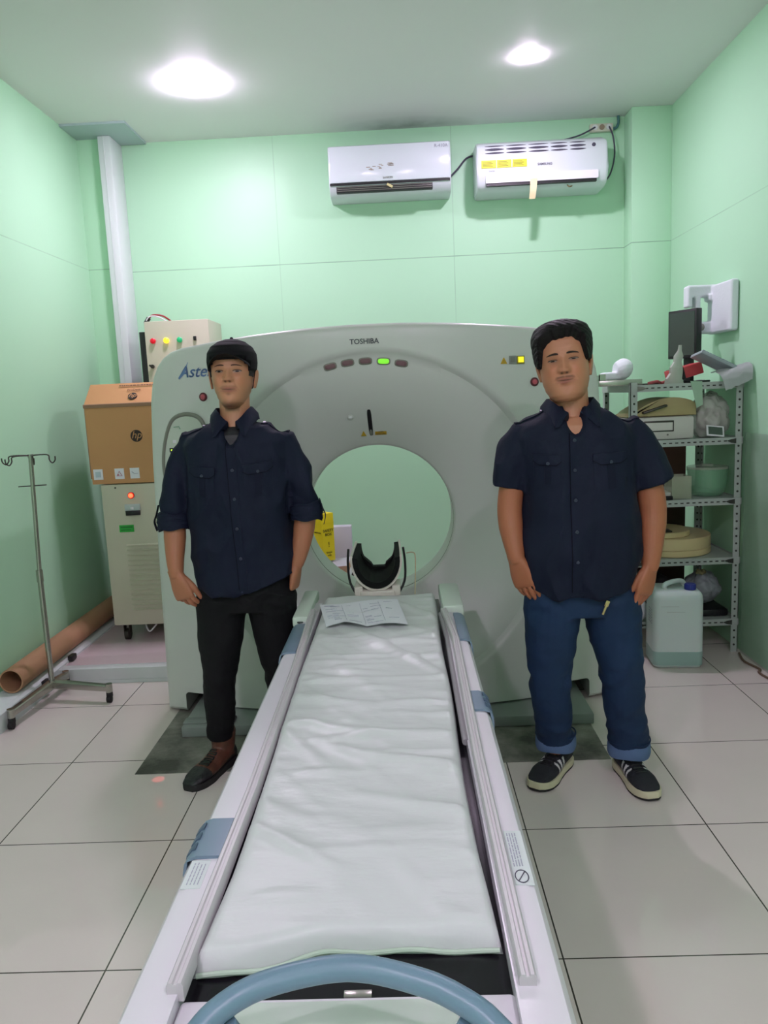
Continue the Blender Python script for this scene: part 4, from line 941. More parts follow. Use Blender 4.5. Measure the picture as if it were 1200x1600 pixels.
g = [[bm.verts.new((A*(1-u/NU)+B*(u/NU))*(1-v/NU)+(D*(1-u/NU)+Cc*(u/NU))*(v/NU)+V((0, -0.03*math.sin(PI*v/NU), 0.03*math.sin(PI*v/NU)+0.008*noise.noise(V((u*0.5, v*0.5, 2)))))) for v in range(NU+1)] for u in range(NU+1)]
for i in range(NU):
    for j in range(NU): bm.faces.new((g[i][j], g[i+1][j], g[i+1][j+1], g[i][j+1]))
bmesh.ops.solidify(bm, geom=bm.faces[:], thickness=0.012)
tag(link('white_packet', bm, mat('white_plastic_bag', srgb(214, 220, 218), 0.4, bump=0.3, bscale=20)), 'white plastic packet drooping over the right end of the top shelf', 'packet')
bm = new_bm(); rs = []
for k in range(7):
    t = k/6; rs.append([V((1.50+0.035*t, 4.064-0.004*math.sin(t*4), 1.465-0.14*t)), V((1.56+0.005*t, 4.062, 1.462-0.12*t)), V((1.56+0.005*t, 4.065, 1.462-0.12*t)), V((1.50+0.035*t, 4.067-0.004*math.sin(t*4), 1.465-0.14*t))])
rings(bm, rs); tag(link('plastic_strip', bm, clear_mat('green_clear_strip', srgb(180, 214, 184), 0.3, 0.7)), 'pale green plastic strip hanging from the front of the top shelf', 'plastic strip')
# styrofoam block high on the right wall (behind the monitor)
st = thing('foam_packing_block', 'white foam packing frame fixed high on the right wall above the rack', 'foam block', (1.74, 4.45, 1.72))
bm = new_bm(); box(bm, 1.62, 1.795, 4.45, 4.52, 1.925, 1.99, 0.01); box(bm, 1.755, 1.798, 4.20, 4.52, 1.72, 1.985, 0.01)
box(bm, 1.62, 1.65, 4.45, 4.52, 1.87, 1.95, 0.008); box(bm, 1.665, 1.695, 4.45, 4.52, 1.75, 1.95, 0.008); box(bm, 1.66, 1.79, 4.45, 4.52, 1.725, 1.79, 0.008); box(bm, 1.735, 1.79, 4.44, 4.52, 1.90, 1.94, 0.008)
link('foam_frame', remesh(bm, 0.005, 2), M['foam'], st)
bm = new_bm(); cyl(bm, (1.70, 4.45, 1.76), (1.62, 4.40, 1.755), 0.02); link('dark_peg', bm, M['gantry_trim'], st)
# fourth level
wb = thing('white_device', 'flat white instrument case with a wide label window on the second highest shelf', 'device', (1.40, 4.27, 1.16))
bm = new_bm(); box(bm, 1.20, 1.545, 4.12, 4.42, 1.164, 1.285, 0.012); link('case', bm, mat('device_white', srgb(206, 206, 196), 0.4), wb)
bm = new_bm(); box(bm, 1.28, 1.437, 4.116, 4.121, 1.207, 1.265, 0.002); link('label_frame', bm, M['steel_dark'], wb)
bm = new_bm(); box(bm, 1.285, 1.430, 4.1145, 4.118, 1.213, 1.255, 0.001); link('label_window', bm, mat('device_cream', srgb(214, 214, 204), 0.3), wb)
bm = new_bm(); cyl(bm, (1.405, 4.121, 1.19), (1.405, 4.117, 1.19), 0.005, n=12); link('key_hole', bm, M['gantry_trim'], wb)
bm = new_bm()
pr = []
for k in range(13):
    t = k/12; pr.append((1.20+0.36*t, 1.286+0.095*math.sin(PI*min(1, t*0.78))**0.9+0.004))
pr2 = pr+[(1.56, 1.288), (1.20, 1.288)]
prism(bm, pr2, 'y', 4.13, 4.40, 0.01)
tag(link('tan_bag', bm, mat('tan_leather', srgb(180, 166, 118), 0.45, bump=0.2, bscale=10)), 'tan bag lying on top of the white instrument case', 'bag')
bm = new_bm(); box(bm, 1.27, 1.40, 4.10, 4.25, -0.006, 0.006, 0.003, mtx=Matrix.Translation((0, 0, 1.325)) @ Matrix.Translation((1.33, 0, 0)) @ Matrix.Rotation(math.radians(-16), 4, 'Y') @ Matrix.Translation((-1.33, 0, 0))); tag(link('dark_folder', bm, M['steel_dark']), 'dark flat folder leaning on the tan bag', 'folder')
crumple('plastic_bag', (1.655, 4.22, 1.275), (0.105, 0.10, 0.12), 1, 3, M['bag_clear'], 'big crumpled clear plastic bag filling the right end of the second highest shelf', 'plastic bag', amp=0.22, floor=1.164)
crumple('wrapped_bundle', (1.665, 4.20, 1.255), (0.075, 0.06, 0.065), 1, 11, mat('bubble_wrap', srgb(150, 146, 134), 0.4, bump=0.5, bscale=60), 'grey bubble wrapped bundle inside the clear plastic bag', 'bundle', amp=0.15, floor=1.166)
bm = new_bm(); RR = Matrix.Translation((1.64, 4.085, 1.20)) @ Matrix.Rotation(math.radians(-30), 4, 'X') @ Matrix.Rotation(math.radians(8), 4, 'Y')
box(bm, -0.045, 0.045, -0.004, 0.004, -0.03, 0.032, 0.003, mtx=RR); fr = tag(link('small_frame', bm, M['white_plastic']), 'small white framed dark display leaning on the front of the clear bag', 'display')
bm = new_bm(); box(bm, -0.036, 0.036, -0.0055, -0.003, -0.022, 0.022, mtx=RR); link('dark_screen', bm, mat('slate_screen', srgb(70, 84, 74), 0.3), fr)
# third level: glass bowls and tubs
def glassy(name, col, alpha, rough=0.08): return clear_mat(name, col, rough, alpha)
M['bowl_green'] = glassy('green_tinted_glass', srgb(150, 208, 166), 0.42)
M['tub_clear'] = glassy('clear_tub', srgb(200, 206, 180), 0.4)
bm = new_bm(); n = 40; rs = []
for r, z in ((0.075, 0.846), (0.088, 0.86), (0.098, 0.90), (0.102, 0.945), (0.104, 0.975), (0.108, 0.985), (0.106, 0.99), (0.100, 0.975), (0.096, 0.94), (0.090, 0.90), (0.08, 0.866), (0.02, 0.86)):
    rs.append([V((1.66+r*math.cos(2*PI*k/n), 4.23+r*math.sin(2*PI*k/n), z)) for k in range(n)])
rings(bm, rs); tag(link('glass_bowl', bm, M['bowl_green']), 'green tinted round glass container on the middle shelf', 'bowl')
bm = new_bm(); rings(bm, [[V((1.66+r*math.cos(2*PI*k/n), 4.23+r*math.sin(2*PI*k/n), z)) for k in range(n)] for r, z in ((0.107, 0.991), (0.107, 1.003), (0.03, 1.007), (0.03, 1.015), (0.012, 1.016))]); tag(link('bowl_lid', bm, glassy('lid_clear', srgb(180, 190, 170), 0.55)), 'clear round lid resting on the green glass container', 'lid')
for x0, x1, y0, z1, lab in ((1.43, 1.535, 4.12, 0.965, 'clear square plastic tub beside the green glass container'), (1.22, 1.33, 4.16, 0.93, 'clear square plastic tub at the left end of the middle shelf')):
    bm = new_bm(); c = [(x0, y0), (x1, y0), (x1, y0+0.12), (x0, y0+0.12)]; i_ = [(x0+0.004, y0+0.004), (x1-0.004, y0+0.004), (x1-0.004, y0+0.116), (x0+0.004, y0+0.116)]
    rings(bm, [[V((x, y, 0.843)) for x, y in c], [V((x, y, z1)) for x, y in c], [V((x, y, z1)) for x, y in i_], [V((x, y, 0.85)) for x, y in i_]]); tag(link('plastic_tub', bm, M['tub_clear']), lab, 'tub')
bm = new_bm(); box(bm, 1.345, 1.43, 4.10, 4.2, 0.843, 0.863, 0.002); tag(link('black_case', bm, M['black']), 'flat black case at the front of the middle shelf', 'case')
bm = new_bm(); box(bm, 1.345, 1.42, 4.105, 4.195, 0.864, 0.884, 0.002); tag(link('pale_case', bm, mat('pale_grey', srgb(200, 200, 190), 0.5)), 'flat pale case stacked on the black case', 'case')
# second level: round phantoms
def disc(name, cx, cy, r, z0, z1, material, label):
    bm = new_bm(); lathe(bm, [(0, z0), (r-0.003, z0), (r, z0+0.003), (r, z1-0.004), (r-0.004, z1), (0, z1)], (cx, cy, 0), 64); return tag(link(name, bm, material), label, 'disc', 'stacked cream discs on the rack')
M['cream'] = mat('cream_disc', srgb(216, 200, 148), 0.45, var=0.03)
disc('round_block', 1.485, 4.33, 0.225, 0.524, 0.560, M['cream'], 'large cream disc at the bottom of the stack on the second shelf up')
disc('round_block', 1.480, 4.33, 0.228, 0.5605, 0.625, M['cream'], 'thick cream disc in the middle of the stack')
disc('round_block', 1.42, 4.30, 0.165, 0.6255, 0.655, M['cream'], 'smaller cream disc on top of the stack')
bm = new_bm(); box(bm, 1.33, 1.45, 4.16, 4.23, 0.656, 0.664, 0.002); tag(link('steel_plate', bm, M['steel_dark']), 'small dark metal plate on the topmost cream disc', 'plate')
# lowest level: bags
crumple('grey_bag', (1.655, 4.27, 0.325), (0.09, 0.10, 0.085), 1, 21, mat('grey_white_bag', srgb(150, 158, 160), 0.4, bump=0.4, bscale=18, stretch=(1, 1, 0.4)), 'knotted grey plastic bag on the lowest shelf, right end', 'bag', amp=0.18, taper=0.15, floor=0.19)
bm = new_bm(); tube(bm, [(1.63+0.02*math.cos(2*PI*k/12), 4.22+0.018*math.sin(2*PI*k/12), 0.415+0.006*math.sin(k*2)) for k in range(12)], 0.010, n=8, closed=True); tag(link('bag_tie', bm, mat('string_cream', srgb(150, 142, 100), 0.8)), 'cream tie knotted on top of the grey plastic bag', 'tie')
crumple('black_bag', (1.375, 4.32, 0.29), (0.14, 0.16, 0.11), 1, 31, M['black_rubber'], 'crumpled black bag on the lowest shelf behind the jerrycan', 'bag', amp=0.2, floor=0.184)
crumple('white_bag', (1.262, 4.10, 0.245), (0.035, 0.03, 0.055), 1, 5, M['paper'], 'small white crumpled packet on the lowest shelf, left end', 'bag', amp=0.15, floor=0.186)
bm = new_bm(); box(bm, 1.58, 1.75, 4.13, 4.40, 0.184, 0.222, 0.01); tag(link('black_tray', bm, M['black']), 'flat black tray under the grey plastic bag', 'tray')

# ------------------------------------------------------------------ jerrycan
jc = thing('jerrycan', 'milky white plastic jerrycan with blue cap standing on the floor by the rack', 'jerrycan', (1.39, 3.98, 0))
JR = Matrix.Translation((1.388, 3.945, 0)) @ Matrix.Rotation(math.radians(-6), 4, 'Z')
M['jug'] = mat('milky_plastic', srgb(206, 222, 216), 0.35, sss=0.15)
bm = new_bm(); rs = []
for z, k in ((0.0, 0.86), (0.004, 0.93), (0.02, 0.99), (0.04, 1.0), (0.36, 1.0), (0.385, 0.97), (0.40, 0.90), (0.408, 0.80)):
    pts = rrect(-0.125*k, 0.125*k, -0.105*k, 0.105*k, 0.032*k, 5); rs.append([JR @ V((x, y, z)) for x, y in pts])
rings(bm, rs)
jug = link('jug_body', bm, M['jug'], jc, angle=60)
bm = new_bm(); tube(bm, [JR @ V((-0.055, -0.03, 0.395)), JR @ V((-0.055, -0.03, 0.425)), JR @ V((-0.02, -0.01, 0.436)), JR @ V((0.03, 0.02, 0.436)), JR @ V((0.055, 0.035, 0.420)), JR @ V((0.055, 0.035, 0.395))], 0.013, n=14, sub=5); link('carry_handle', bm, M['jug'], jc)
bm = new_bm(); c = JR @ V((0.065, -0.055, 0)); lathe(bm, [(0.024, 0.40), (0.024, 0.412)], (c.x, c.y, 0), 28); link('neck', bm, M['jug'], jc)
bm = new_bm(); rs = []
for r, z in ((0.027, 0.410), (0.0275, 0.434), (0.025, 0.438), (0.001, 0.438)): rs.append([V((c.x+(r+(0.0012 if k % 2 else 0))*math.cos(2*PI*k/48), c.y+(r+(0.0012 if k % 2 else 0))*math.sin(2*PI*k/48), z)) for k in range(48)])
rings(bm, rs); link('cap', bm, mat('cap_blue', srgb(40, 52, 140), 0.35), jc, 'dark blue screw cap')
bm = new_bm(); rs = []
for z, k in ((0.018, 1.004), (0.04, 1.006), (0.088, 1.006), (0.090, 1.004)):
    pts = rrect(-0.125*k, 0.125*k, -0.105*k, 0.105*k, 0.032*k, 5); rs.append([JR @ V((x, y, z)) for x, y in pts])
rings(bm, rs, cap=False); link('liquid_band', bm, mat('liquid_tint', srgb(150, 182, 172), 0.3), jc, 'greenish band of remaining liquid')
bm = new_bm(); box(bm, -0.09, 0.0, -0.1062, -0.1052, 0.33, 0.332, mtx=JR); box(bm, -0.06, 0.03, -0.1062, -0.1052, 0.30, 0.302, mtx=JR); link('moulded_mark', bm, M['rack'], jc)
bm = new_bm(); rnd = random.Random(9)
for k in range(6):
    for j in range(3):
        y = -0.07+j*0.03+rnd.uniform(0, 0.01); z = 0.30-k*0.014; box(bm, -0.1262, -0.1252, y, y+rnd.uniform(0.012, 0.022), z, z+0.004, mtx=JR)
link('printed_label', bm, M['ink_light'], jc)

# ------------------------------------------------------------------ people
def interp(tab, z):
    if z <= tab[0][0]: return tab[0][1:]
    for a, b in zip(tab, tab[1:]):
        if z <= b[0]:
            t = (z-a[0])/(b[0]-a[0]); t = t*t*(3-2*t)*0.5+t*0.5; return [p*(1-t)+q*t for p, q in zip(a[1:], b[1:])]
    return tab[-1][1:]
g = lambda d, s: math.exp(-(d/s)**2)
class Head:
    """local frame: x to the picture's right, -y forward, z up from the chin"""
    def __init__(s, mtx, ze, zn, zm, jaw=0.0):
        s.smile = 0.0015; s.mou = 0.0; s.m = mtx; s.inv = mtx.inverted(); s.ze, s.zn, s.zm = ze, zn, zm; j = jaw
        s.tab = [(0.0, 0.020+j*0.6, 0.080, 0.00), (0.008, 0.034+j, 0.088, 0.02), (0.022, 0.046+j, 0.091, 0.045), (0.042, 0.056+j, 0.090, 0.066), (0.065, 0.064+j*0.8, 0.089, 0.080), (0.09, 0.070+j*0.4, 0.088, 0.088), (0.125, 0.074, 0.087, 0.097), (0.16, 0.076, 0.087, 0.100), (0.185, 0.0735, 0.081, 0.096), (0.205, 0.065, 0.067, 0.084), (0.222, 0.047, 0.045, 0.062), (0.232, 0.026, 0.022, 0.034), (0.236, 0.006, 0.004, 0.006)]
    def surf(s, z, a, grow=0.0):
        w, f, b = interp(s.tab, z); ct, st = math.cos(a), math.sin(a)
        e = 2.25; cx = math.copysign(abs(ct)**(2/e), ct); sx = math.copysign(abs(st)**(2/e), st)
        x = (w+grow)*cx; y = -(f+grow)*sx if st > 0 else -(b+grow)*sx
        return x, y
    def bumps(s, x, z):
        ze, zn, zm = s.ze, s.zn, s.zm; ax = abs(x); d = 0.0; zm += s.smile*(x/0.024)**2 if ax < 0.03 else s.smile*1.5
        # nose: bridge and tip
        if z > zn-0.008:
            t = min(1, max(0, (ze+0.006-z)/(ze+0.006-zn))); wdt = 0.0075+0.0055*t
            am = 0.006+0.016*t**1.15; fall = 1 if z > zn else g(z-zn, 0.004); up = g(max(0, z-ze), 0.012)
            d += am*g(x, wdt)*fall*up
        d += 0.0095*g(ax-0.0135, 0.0062)*g(z-zn-0.005, 0.0075)
        d += 0.0035*g(z-(ze+0.018), 0.007)*g(ax-0.026, 0.024)                 # brow ridge
        d -= 0.0100*g(ax-0.030, 0.017)*g(z-ze, 0.011)                       # sockets
        d += 0.0055*g(ax-0.031, 0.0125)*g(z-ze, 0.0065)                      # lids
        d += 0.0055*g(ax-0.043, 0.016)*g(z-(zn+0.006), 0.018)                # cheeks
        d += 0.0042*g(x, 0.021)*g(z-(zm+0.0040), 0.0040)+0.0052*g(x, 0.017)*g(z-(zm-0.0056), 0.0046)
        d -= 0.0048*g(x, 0.026)*g(z-zm, 0.0020)
        nl = abs(ax-(0.019+0.55*max(0, zn-z))); d -= 0.0022*g(nl, 0.0035)*(1 if zm-0.004 < z < zn+0.004 else 0)
        d -= 0.002*g(ax-0.0265, 0.004)*g(z-zm, 0.004)
        d += 0.004*g(x, 0.026)*g(z-zm, 0.018)
        d -= 0.0035*g(x, 0.018)*g(z-(zm-0.018), 0.006)
        d += 0.005*g(x, 0.018)*g(z-0.016, 0.014)
        return d
    def build(s, bm):
        NZ, NA = 130, 150; R = []
        for i in range(NZ+1):
            z = 0.236*i/NZ; ring = []
            for k in range(NA):
                a = 2*PI*k/NA; x, y = s.surf(z, a)
                if y < 0.0: y -= s.bumps(x, z)*min(1, -y/0.03)
                ring.append(s.m @ V((x, y, z)))
            R.append(ring)
        rings(bm, R)
    def ears(s, bm):
        for sg in (-1, 1):
            c = V((sg*0.0715, 0.006, s.ze-0.018)); rs = []
            for k in range(11):
                t = k/10; zz = -0.032+0.064*t; wy = 0.0175*math.sin(PI*(0.12+0.80*t))**0.7*(0.75+0.35*t)
                cc = c+V((sg*(0.004+0.010*t), 0.004*t, zz)); rs.append([s.m @ (cc+V((sg*0.0045*math.cos(q)+sg*0.35*max(0, wy*math.sin(q)), wy*math.sin(q), 0))) for q in [2*PI*j/12 for j in range(12)]])
            rings(bm, rs)
    def color(s, p, skin, beard=0.0):
        """skin colour at a body vertex: lips, stubble, cheek redness"""
        q = s.inv @ p; x, y, z = q; c = list(skin)
        if -0.01 < z < 0.2 and y < -0.03 and abs(x) < 0.075:
            zm_ = s.zm+s.smile*min(1.5, (x/0.024)**2); lip = g(x, 0.0225)**0.8*max(g(z-(zm_+0.0036), 0.0034), g(z-(zm_-0.0052), 0.0044)); lip = min(1, lip*1.25) if abs(x) < 0.03 else 0
            L = (0.34, 0.105, 0.085); c = [a*(1-0.75*lip)+b*0.75*lip for a, b in zip(c, L)]
            line = g(x, 0.030)*min(1, max(0, (0.027-abs(x))/0.006))*g(z-zm_, 0.0017); c = [a*(1-0.8*line) for a in c]
            sk = g(abs(x)-0.031, 0.016)*g(z-s.ze, 0.009); c = [c[0]*(1-0.34*sk), c[1]*(1-0.38*sk), c[2]*(1-0.36*sk)]
            nos = g(abs(x)-0.0075, 0.0035)*g(z-(s.zn-0.004), 0.0028); c = [a*(1-0.8*min(1, nos*1.2)) for a in c]
            mu = min(1, max(0, (0.031-abs(x))/0.010))*g(z-(zm_+0.0112-5*x*x), 0.0036)*(1-0.35*g(x, 0.0035)); c = [a*(1-s.mou*mu) for a in c]
            if beard:
                bd = beard*max(g(z-0.006, 0.015)*g(x, 0.035), 0.55*g(z-(s.zm-0.0165), 0.004)*g(x, 0.008)); c = [a*(1-min(0.75, bd)) for a in c]
            red = 0.12*g(abs(x)-0.04, 0.02)*g(z-s.zn, 0.02); c = [c[0]*(1+red), c[1], c[2]]
        return c
def hand(bm, w, d, n, s, curl=0.5, L=1.0, spread=0.0, thumb_out=0.5, only_palm=False):
    """wrist w, direction d, palm-facing n, thumb side s"""
    d, n = d.normalized(), n.normalized(); n = (n-d*n.dot(d)).normalized(); s = (s-d*s.dot(d)); s = (s-n*s.dot(n)).normalized()
    rs = []
    for t, a, b, o in ((-0.02, 0.028, 0.021, 0), (0.0, 0.029, 0.020, 0), (0.02, 0.034, 0.019, 0.001), (0.045, 0.040, 0.017, 0.0), (0.07, 0.042, 0.0145, 0), (0.088, 0.041, 0.012, 0.0), (0.095, 0.037, 0.008, 0)):
        rs.append(circ(w+d*t*L+s*o, s, n, a*L, b*L, 20, 2.4))
    rings(bm, rs)
    if only_palm: return
    for i, (o, ln, r) in enumerate(((0.030, 0.070, 0.0088), (0.0105, 0.078, 0.0090), (-0.0105, 0.073, 0.0086), (-0.0295, 0.058, 0.0078))):
        c = curl*(1+0.15*i); p = w+d*(0.082-0.006*abs(i-1))*L+s*o*L; q = [p]; ang = 0.15*c
        dd = (d+s*spread*(1.2-i*0.8)*0.12).normalized()
        for fr, bend in ((0.45, 0.35), (0.30, 0.75), (0.25, 0.55)):
            ang += bend*c; v = dd*math.cos(ang)+n*math.sin(ang); q.append(q[-1]+v*ln*fr*L)
        limb(bm, q, [r*1.05*L, r*L, r*0.92*L, r*0.78*L], sub=4, n=12)
    p = w+d*0.022*L+s*0.022*L+n*0.004; v1 = (d*0.8+s*thumb_out+n*0.25).normalized(); v2 = (d*0.95+s*thumb_out*0.35+n*0.25).normalized()
    limb(bm, [p, p+v1*0.038*L, p+v1*0.038*L+v2*0.030*L, p+v1*0.038*L+v2*0.055*L], [0.0145*L, 0.0115*L, 0.0100*L, 0.0082*L], sub=4, n=12)
def paint(me, fn):
    at_ = me.color_attributes.new('Col', 'FLOAT_COLOR', 'POINT'); buf = []
    for v in me.vertices: buf += list(fn(v.co))+[1.0]
    at_.data.foreach_set('color', buf)
def head_patch(name, head, fn, nu, nv, bvh, material, parent, off=0.0015, thick=0.002, label=None):
    d = (head.m.to_3x3() @ V((0, 1, 0))).normalized(); bm = new_bm()
    patch(bm, bvh, lambda u, v: head.m @ V((fn(u, v)[0], -0.12, fn(u, v)[1])), nu, nv, d, off, thick, back=0.15); return link(name, bm, material, parent, label, angle=60)
M['eye_white'] = mat('eye_white', srgb(150, 128, 116), 0.25); M['iris'] = mat('iris_dark', srgb(20, 12, 10), 0.3, spec=0.25)
M['brow'] = mat('brow_hair', srgb(44, 30, 24), 0.8, bump=0.6, bscale=260); M['lash'] = mat('lash', srgb(34, 20, 16), 0.7)
M['lid'] = mat('upper_lid', srgb(120, 78, 58), 0.55)
def face_details(head, bvh, body, open_=0.5, brow=(0.0165, 0.0035), brow_tilt=0.1, brow_mat=None, mous=None):
    for sg in (-1, 1):
        ex = sg*0.0315; ze = head.ze
        alm = lambda u, v, k=1.0: (ex+(u-0.5)*0.0265*k, ze+0.0008+sg*(u-0.5)*0.002+((v-0.5)*0.0095*open_*k)*math.sqrt(max(0.02, 1-(2*u-1)**2))+0.001*math.sin(PI*u))
        head_patch('eye', head, alm, 12, 5, bvh, M['eye_white'], body, 0.0008)
        ir = lambda u, v: (ex+0.0062*math.cos(2*PI*u)*v*1.0, ze+0.0012+max(-0.0046*open_, min(0.0046*open_, 0.0050*math.sin(2*PI*u)))*v*math.sqrt(max(0.25, 1-(0.9*math.cos(2*PI*u))**2)))
        head_patch('iris', head, ir, 16, 2, bvh, M['iris'], body, 0.0014, 0.001)
        lid = lambda u, v: (ex+(u-0.5)*0.030, ze+0.0012+0.0048*open_*math.sqrt(max(0.0, 1-(2*u-1)**2))+0.0002+(v*0.0018)+0.001*math.sin(PI*u))
        head_patch('eyelid', head, lid, 12, 2, bvh, M['lash'], body, 0.002, 0.0025)
        bw = lambda u, v: (sg*(0.0125+0.036*u), ze+brow[0]+0.006*math.sin(PI*(0.25+0.62*u))-0.003+(v-0.5)*brow[1]*2*(1-0.75*u**2)*(0.6+min(1, u*5)*0.4))
        head_patch('eyebrow', head, bw, 14, 3, bvh, brow_mat or M['brow'], body, 0.0016, 0.002)
    if mous:
        for sg in (-1, 1):
            ms = lambda u, v: (sg*(0.0015+mous[0]*u), head.zm+0.0122-0.0075*u**2+(v-0.5)*mous[1]*(1-0.6*u)*2)
            head_patch('moustache', head, ms, 10, 3, bvh, mous[2], body, 0.0008, 0.001)
CLOTH = {}
def folds(me, amp, scale, seed, stretch=(1, 1, 1), weight=None, fine=0.4):
    """push a cloth surface in and out along its normals to form soft folds"""
    me.calc_normals_split() if hasattr(me, 'calc_normals_split') else None
    nr = [v.normal.copy() for v in me.vertices]
    for v, n_ in zip(me.vertices, nr):
        p = V((v.co.x*stretch[0], v.co.y*stretch[1], v.co.z*stretch[2]))*scale+V((seed, seed*0.7, 0))
        q = p+V((noise.noise(p*0.7+V((9, 0, 0))), noise.noise(p*0.7+V((0, 9, 0))), noise.noise(p*0.7)))*0.6
        a = 1-abs(noise.noise(q))*3.2; a = max(-0.6, a)
        b = noise.noise(p*3.1)
        v.co += n_*amp*(a*0.6+b*fine-0.3)*(weight(v.co) if weight else 1.0)
def shirt_torso(bm, tab, n=48):
    rs = []; N = 44
    z0, z1 = tab[0][0], tab[-1][0]
    for i in range(N+1):
        z = z0+(z1-z0)*i/N; cx, cy_, hw, hd = interp(tab, z); rs.append(circ((cx, cy_, z), V((1, 0, 0)), V((0, 1, 0)), hw, hd, n, 2.6 if hw > 0.13 else 2.1))
    rings(bm, rs)
def collar(cx, cy_, z0, rx, ry, tipx, tipz, yf, mt, parent, drop=0.045, rise=0.045, shift=0.0, gap=0.10, tilt=0.0):
    """folded shirt collar: a stand round the neck that falls outwards into two points at the front"""
    bm = new_bm(); N = 40; inn = []; top = []; out = []
    for k in range(N+1):
        a = -PI/2+gap+(2*PI-2*gap)*k/N; f = max(0, -math.sin(a)); s = math.cos(a)
        fr = f**3
        h = z0+rise*(1-fr)+tilt*s
        ix, iy = cx+rx*math.cos(a), cy_+ry*math.sin(a)
        inn.append(V((ix, iy, h-0.03))); top.append(V((ix+0.003*s, iy, h)))
        k2 = min(k, N-k)/N; tipf = max(0, 1-k2/0.10)
        ox = cx+(rx+0.026)*math.cos(a); oy = cy_+(ry+0.028)*math.sin(a)-0.006*f; oz = h-drop*(1-0.15*fr)
        tx = cx+(tipx if s > 0 else -tipx)+shift*0; ty = yf; tz = tipz+tilt*s
        b = tipf**1.3; b = max(0, min(1, (0.30-abs(k2-0.045)/0.16*0.30)/0.30)) if k2 < 0.2 else 0
        if k2 < 0.045: b = max(b, 0.0)
        p = V((ox, oy, oz)); T_ = V((tx, ty, tz)); out.append(p*(1-b)+T_*b)
    secs = []
    for k in range(N+1):
        t, o, i_ = top[k], out[k], inn[k]; mid = (t+o)/2+(V((t.x-cx, t.y-cy_, 0)).normalized())*0.006
        off = V((t.x-cx, t.y-cy_, 0.0)).normalized()*0.0035
        secs.append([i_, t+V((0, 0, 0.001)), mid+off, o+off*0.6, o-off*0.4, mid-off*0.3, t-off*0.5-V((0, 0, 0.004)), i_-off*0.5])
    rings(bm, secs); return link('collar', bm, mt, parent, angle=60)
def cloth_patch(name, bvh, fn, nu, nv, mt, parent, off=0.003, thick=0.006, label=None):
    bm = new_bm(); patch(bm, bvh, fn, nu, nv, V((0, 1, 0)), off, thick); return link(name, bm, mt, parent, label, angle=50)
def neckline(me, cx, cy_, depth=0.060, w=0.034):
    for v in me.vertices:
        if v.co.z > 1.30 and v.co.y < cy_:
            t = min(1, (v.co.z-1.30)/0.07); q = max(0, 1-abs(v.co.x-cx)/w)**0.8*t*min(1, (cy_-v.co.y)/0.03); v.co.z -= depth*q; v.co.y += 0.022*q
def shirt_front(bvh, parent, mt, mt2, line, zs, zt, zb, pockets, seam, button):
    """placket, buttons, chest pockets; line(z) gives the placket's x"""
    cloth_patch('button_placket', bvh, lambda u, v: (line(zb+(zt-zb)*v)-0.016+0.032*u, 2.6, zb+(zt-zb)*v), 3, 40, mt, parent, 0.0028)
    cloth_patch('placket_edge', bvh, lambda u, v: (line(zb+(zt-zb)*v)-0.018+0.0022*u, 2.6, zb+(zt-zb)*v), 1, 40, seam, parent, 0.0034)
    for z in zs:
        bm = new_bm(); x = line(z)
        h = bvh.ray_cast(V((x, 1.6, z)), V((0, 1, 0)))[0]
        rs = []
        for r, o in ((0.0058, 0.002), (0.0058, 0.0058), (0.0042, 0.0066), (0.0038, 0.0058), (0.0005, 0.0058)): rs.append([h+V((r*math.cos(2*PI*k/16), -o, r*math.sin(2*PI*k/16))) for k in range(16)])
        rings(bm, rs); link('button', bm, button, parent)
    for (x0, x1, zt_, zb_, fl, tilt) in pockets:
        def pk(u, v): return (x0+(x1-x0)*u, 2.6, (zb_+(zt_-zb_)*v)+tilt*(u-0.5)+0.008*max(0, abs(2*u-1)-0.75)/0.25*(1-v)*1.0)
        p = cloth_patch('chest_pocket', bvh, pk, 10, 12, mt, parent, 0.0026)
        cloth_patch('pocket_pleat', bvh, lambda u, v: (x0+(x1-x0)*(0.38+0.24*u), 2.6, (zb_+0.006)+(zt_-0.03-zb_)*v+tilt*(u-0.5)*0.2), 3, 10, mt2, p, 0.0048)
        def flp(u, v):
            e = max(0, abs(2*u-1)-0.6)/0.4; return (x0-0.003+(x1-x0+0.006)*u, 2.6, zt_+0.004-fl*(1-v)*(1-0.38*e)+tilt*(u-0.5))
        f = cloth_patch('pocket_flap', bvh, flp, 14, 6, mt, parent, 0.0068, 0.008)
        cloth_patch('flap_edge', bvh, lambda u, v: (flp(u, 0)[0], 2.6, flp(u, 0)[2]-0.0018+0.0022*v), 14, 1, seam, f, 0.0072)
        bm = new_bm(); xb = (x0+x1)/2; zb2 = zt_-fl*0.72; h = bvh.ray_cast(V((xb, 1.6, zb2)), V((0, 1, 0)))[0]
        rings(bm, [[h+V((r*math.cos(2*PI*k/14), -o, r*math.sin(2*PI*k/14))) for k in range(14)] for r, o in ((0.0055, 0.004), (0.0055, 0.0098), (0.001, 0.0096))]); link('flap_button', bm, button, f)
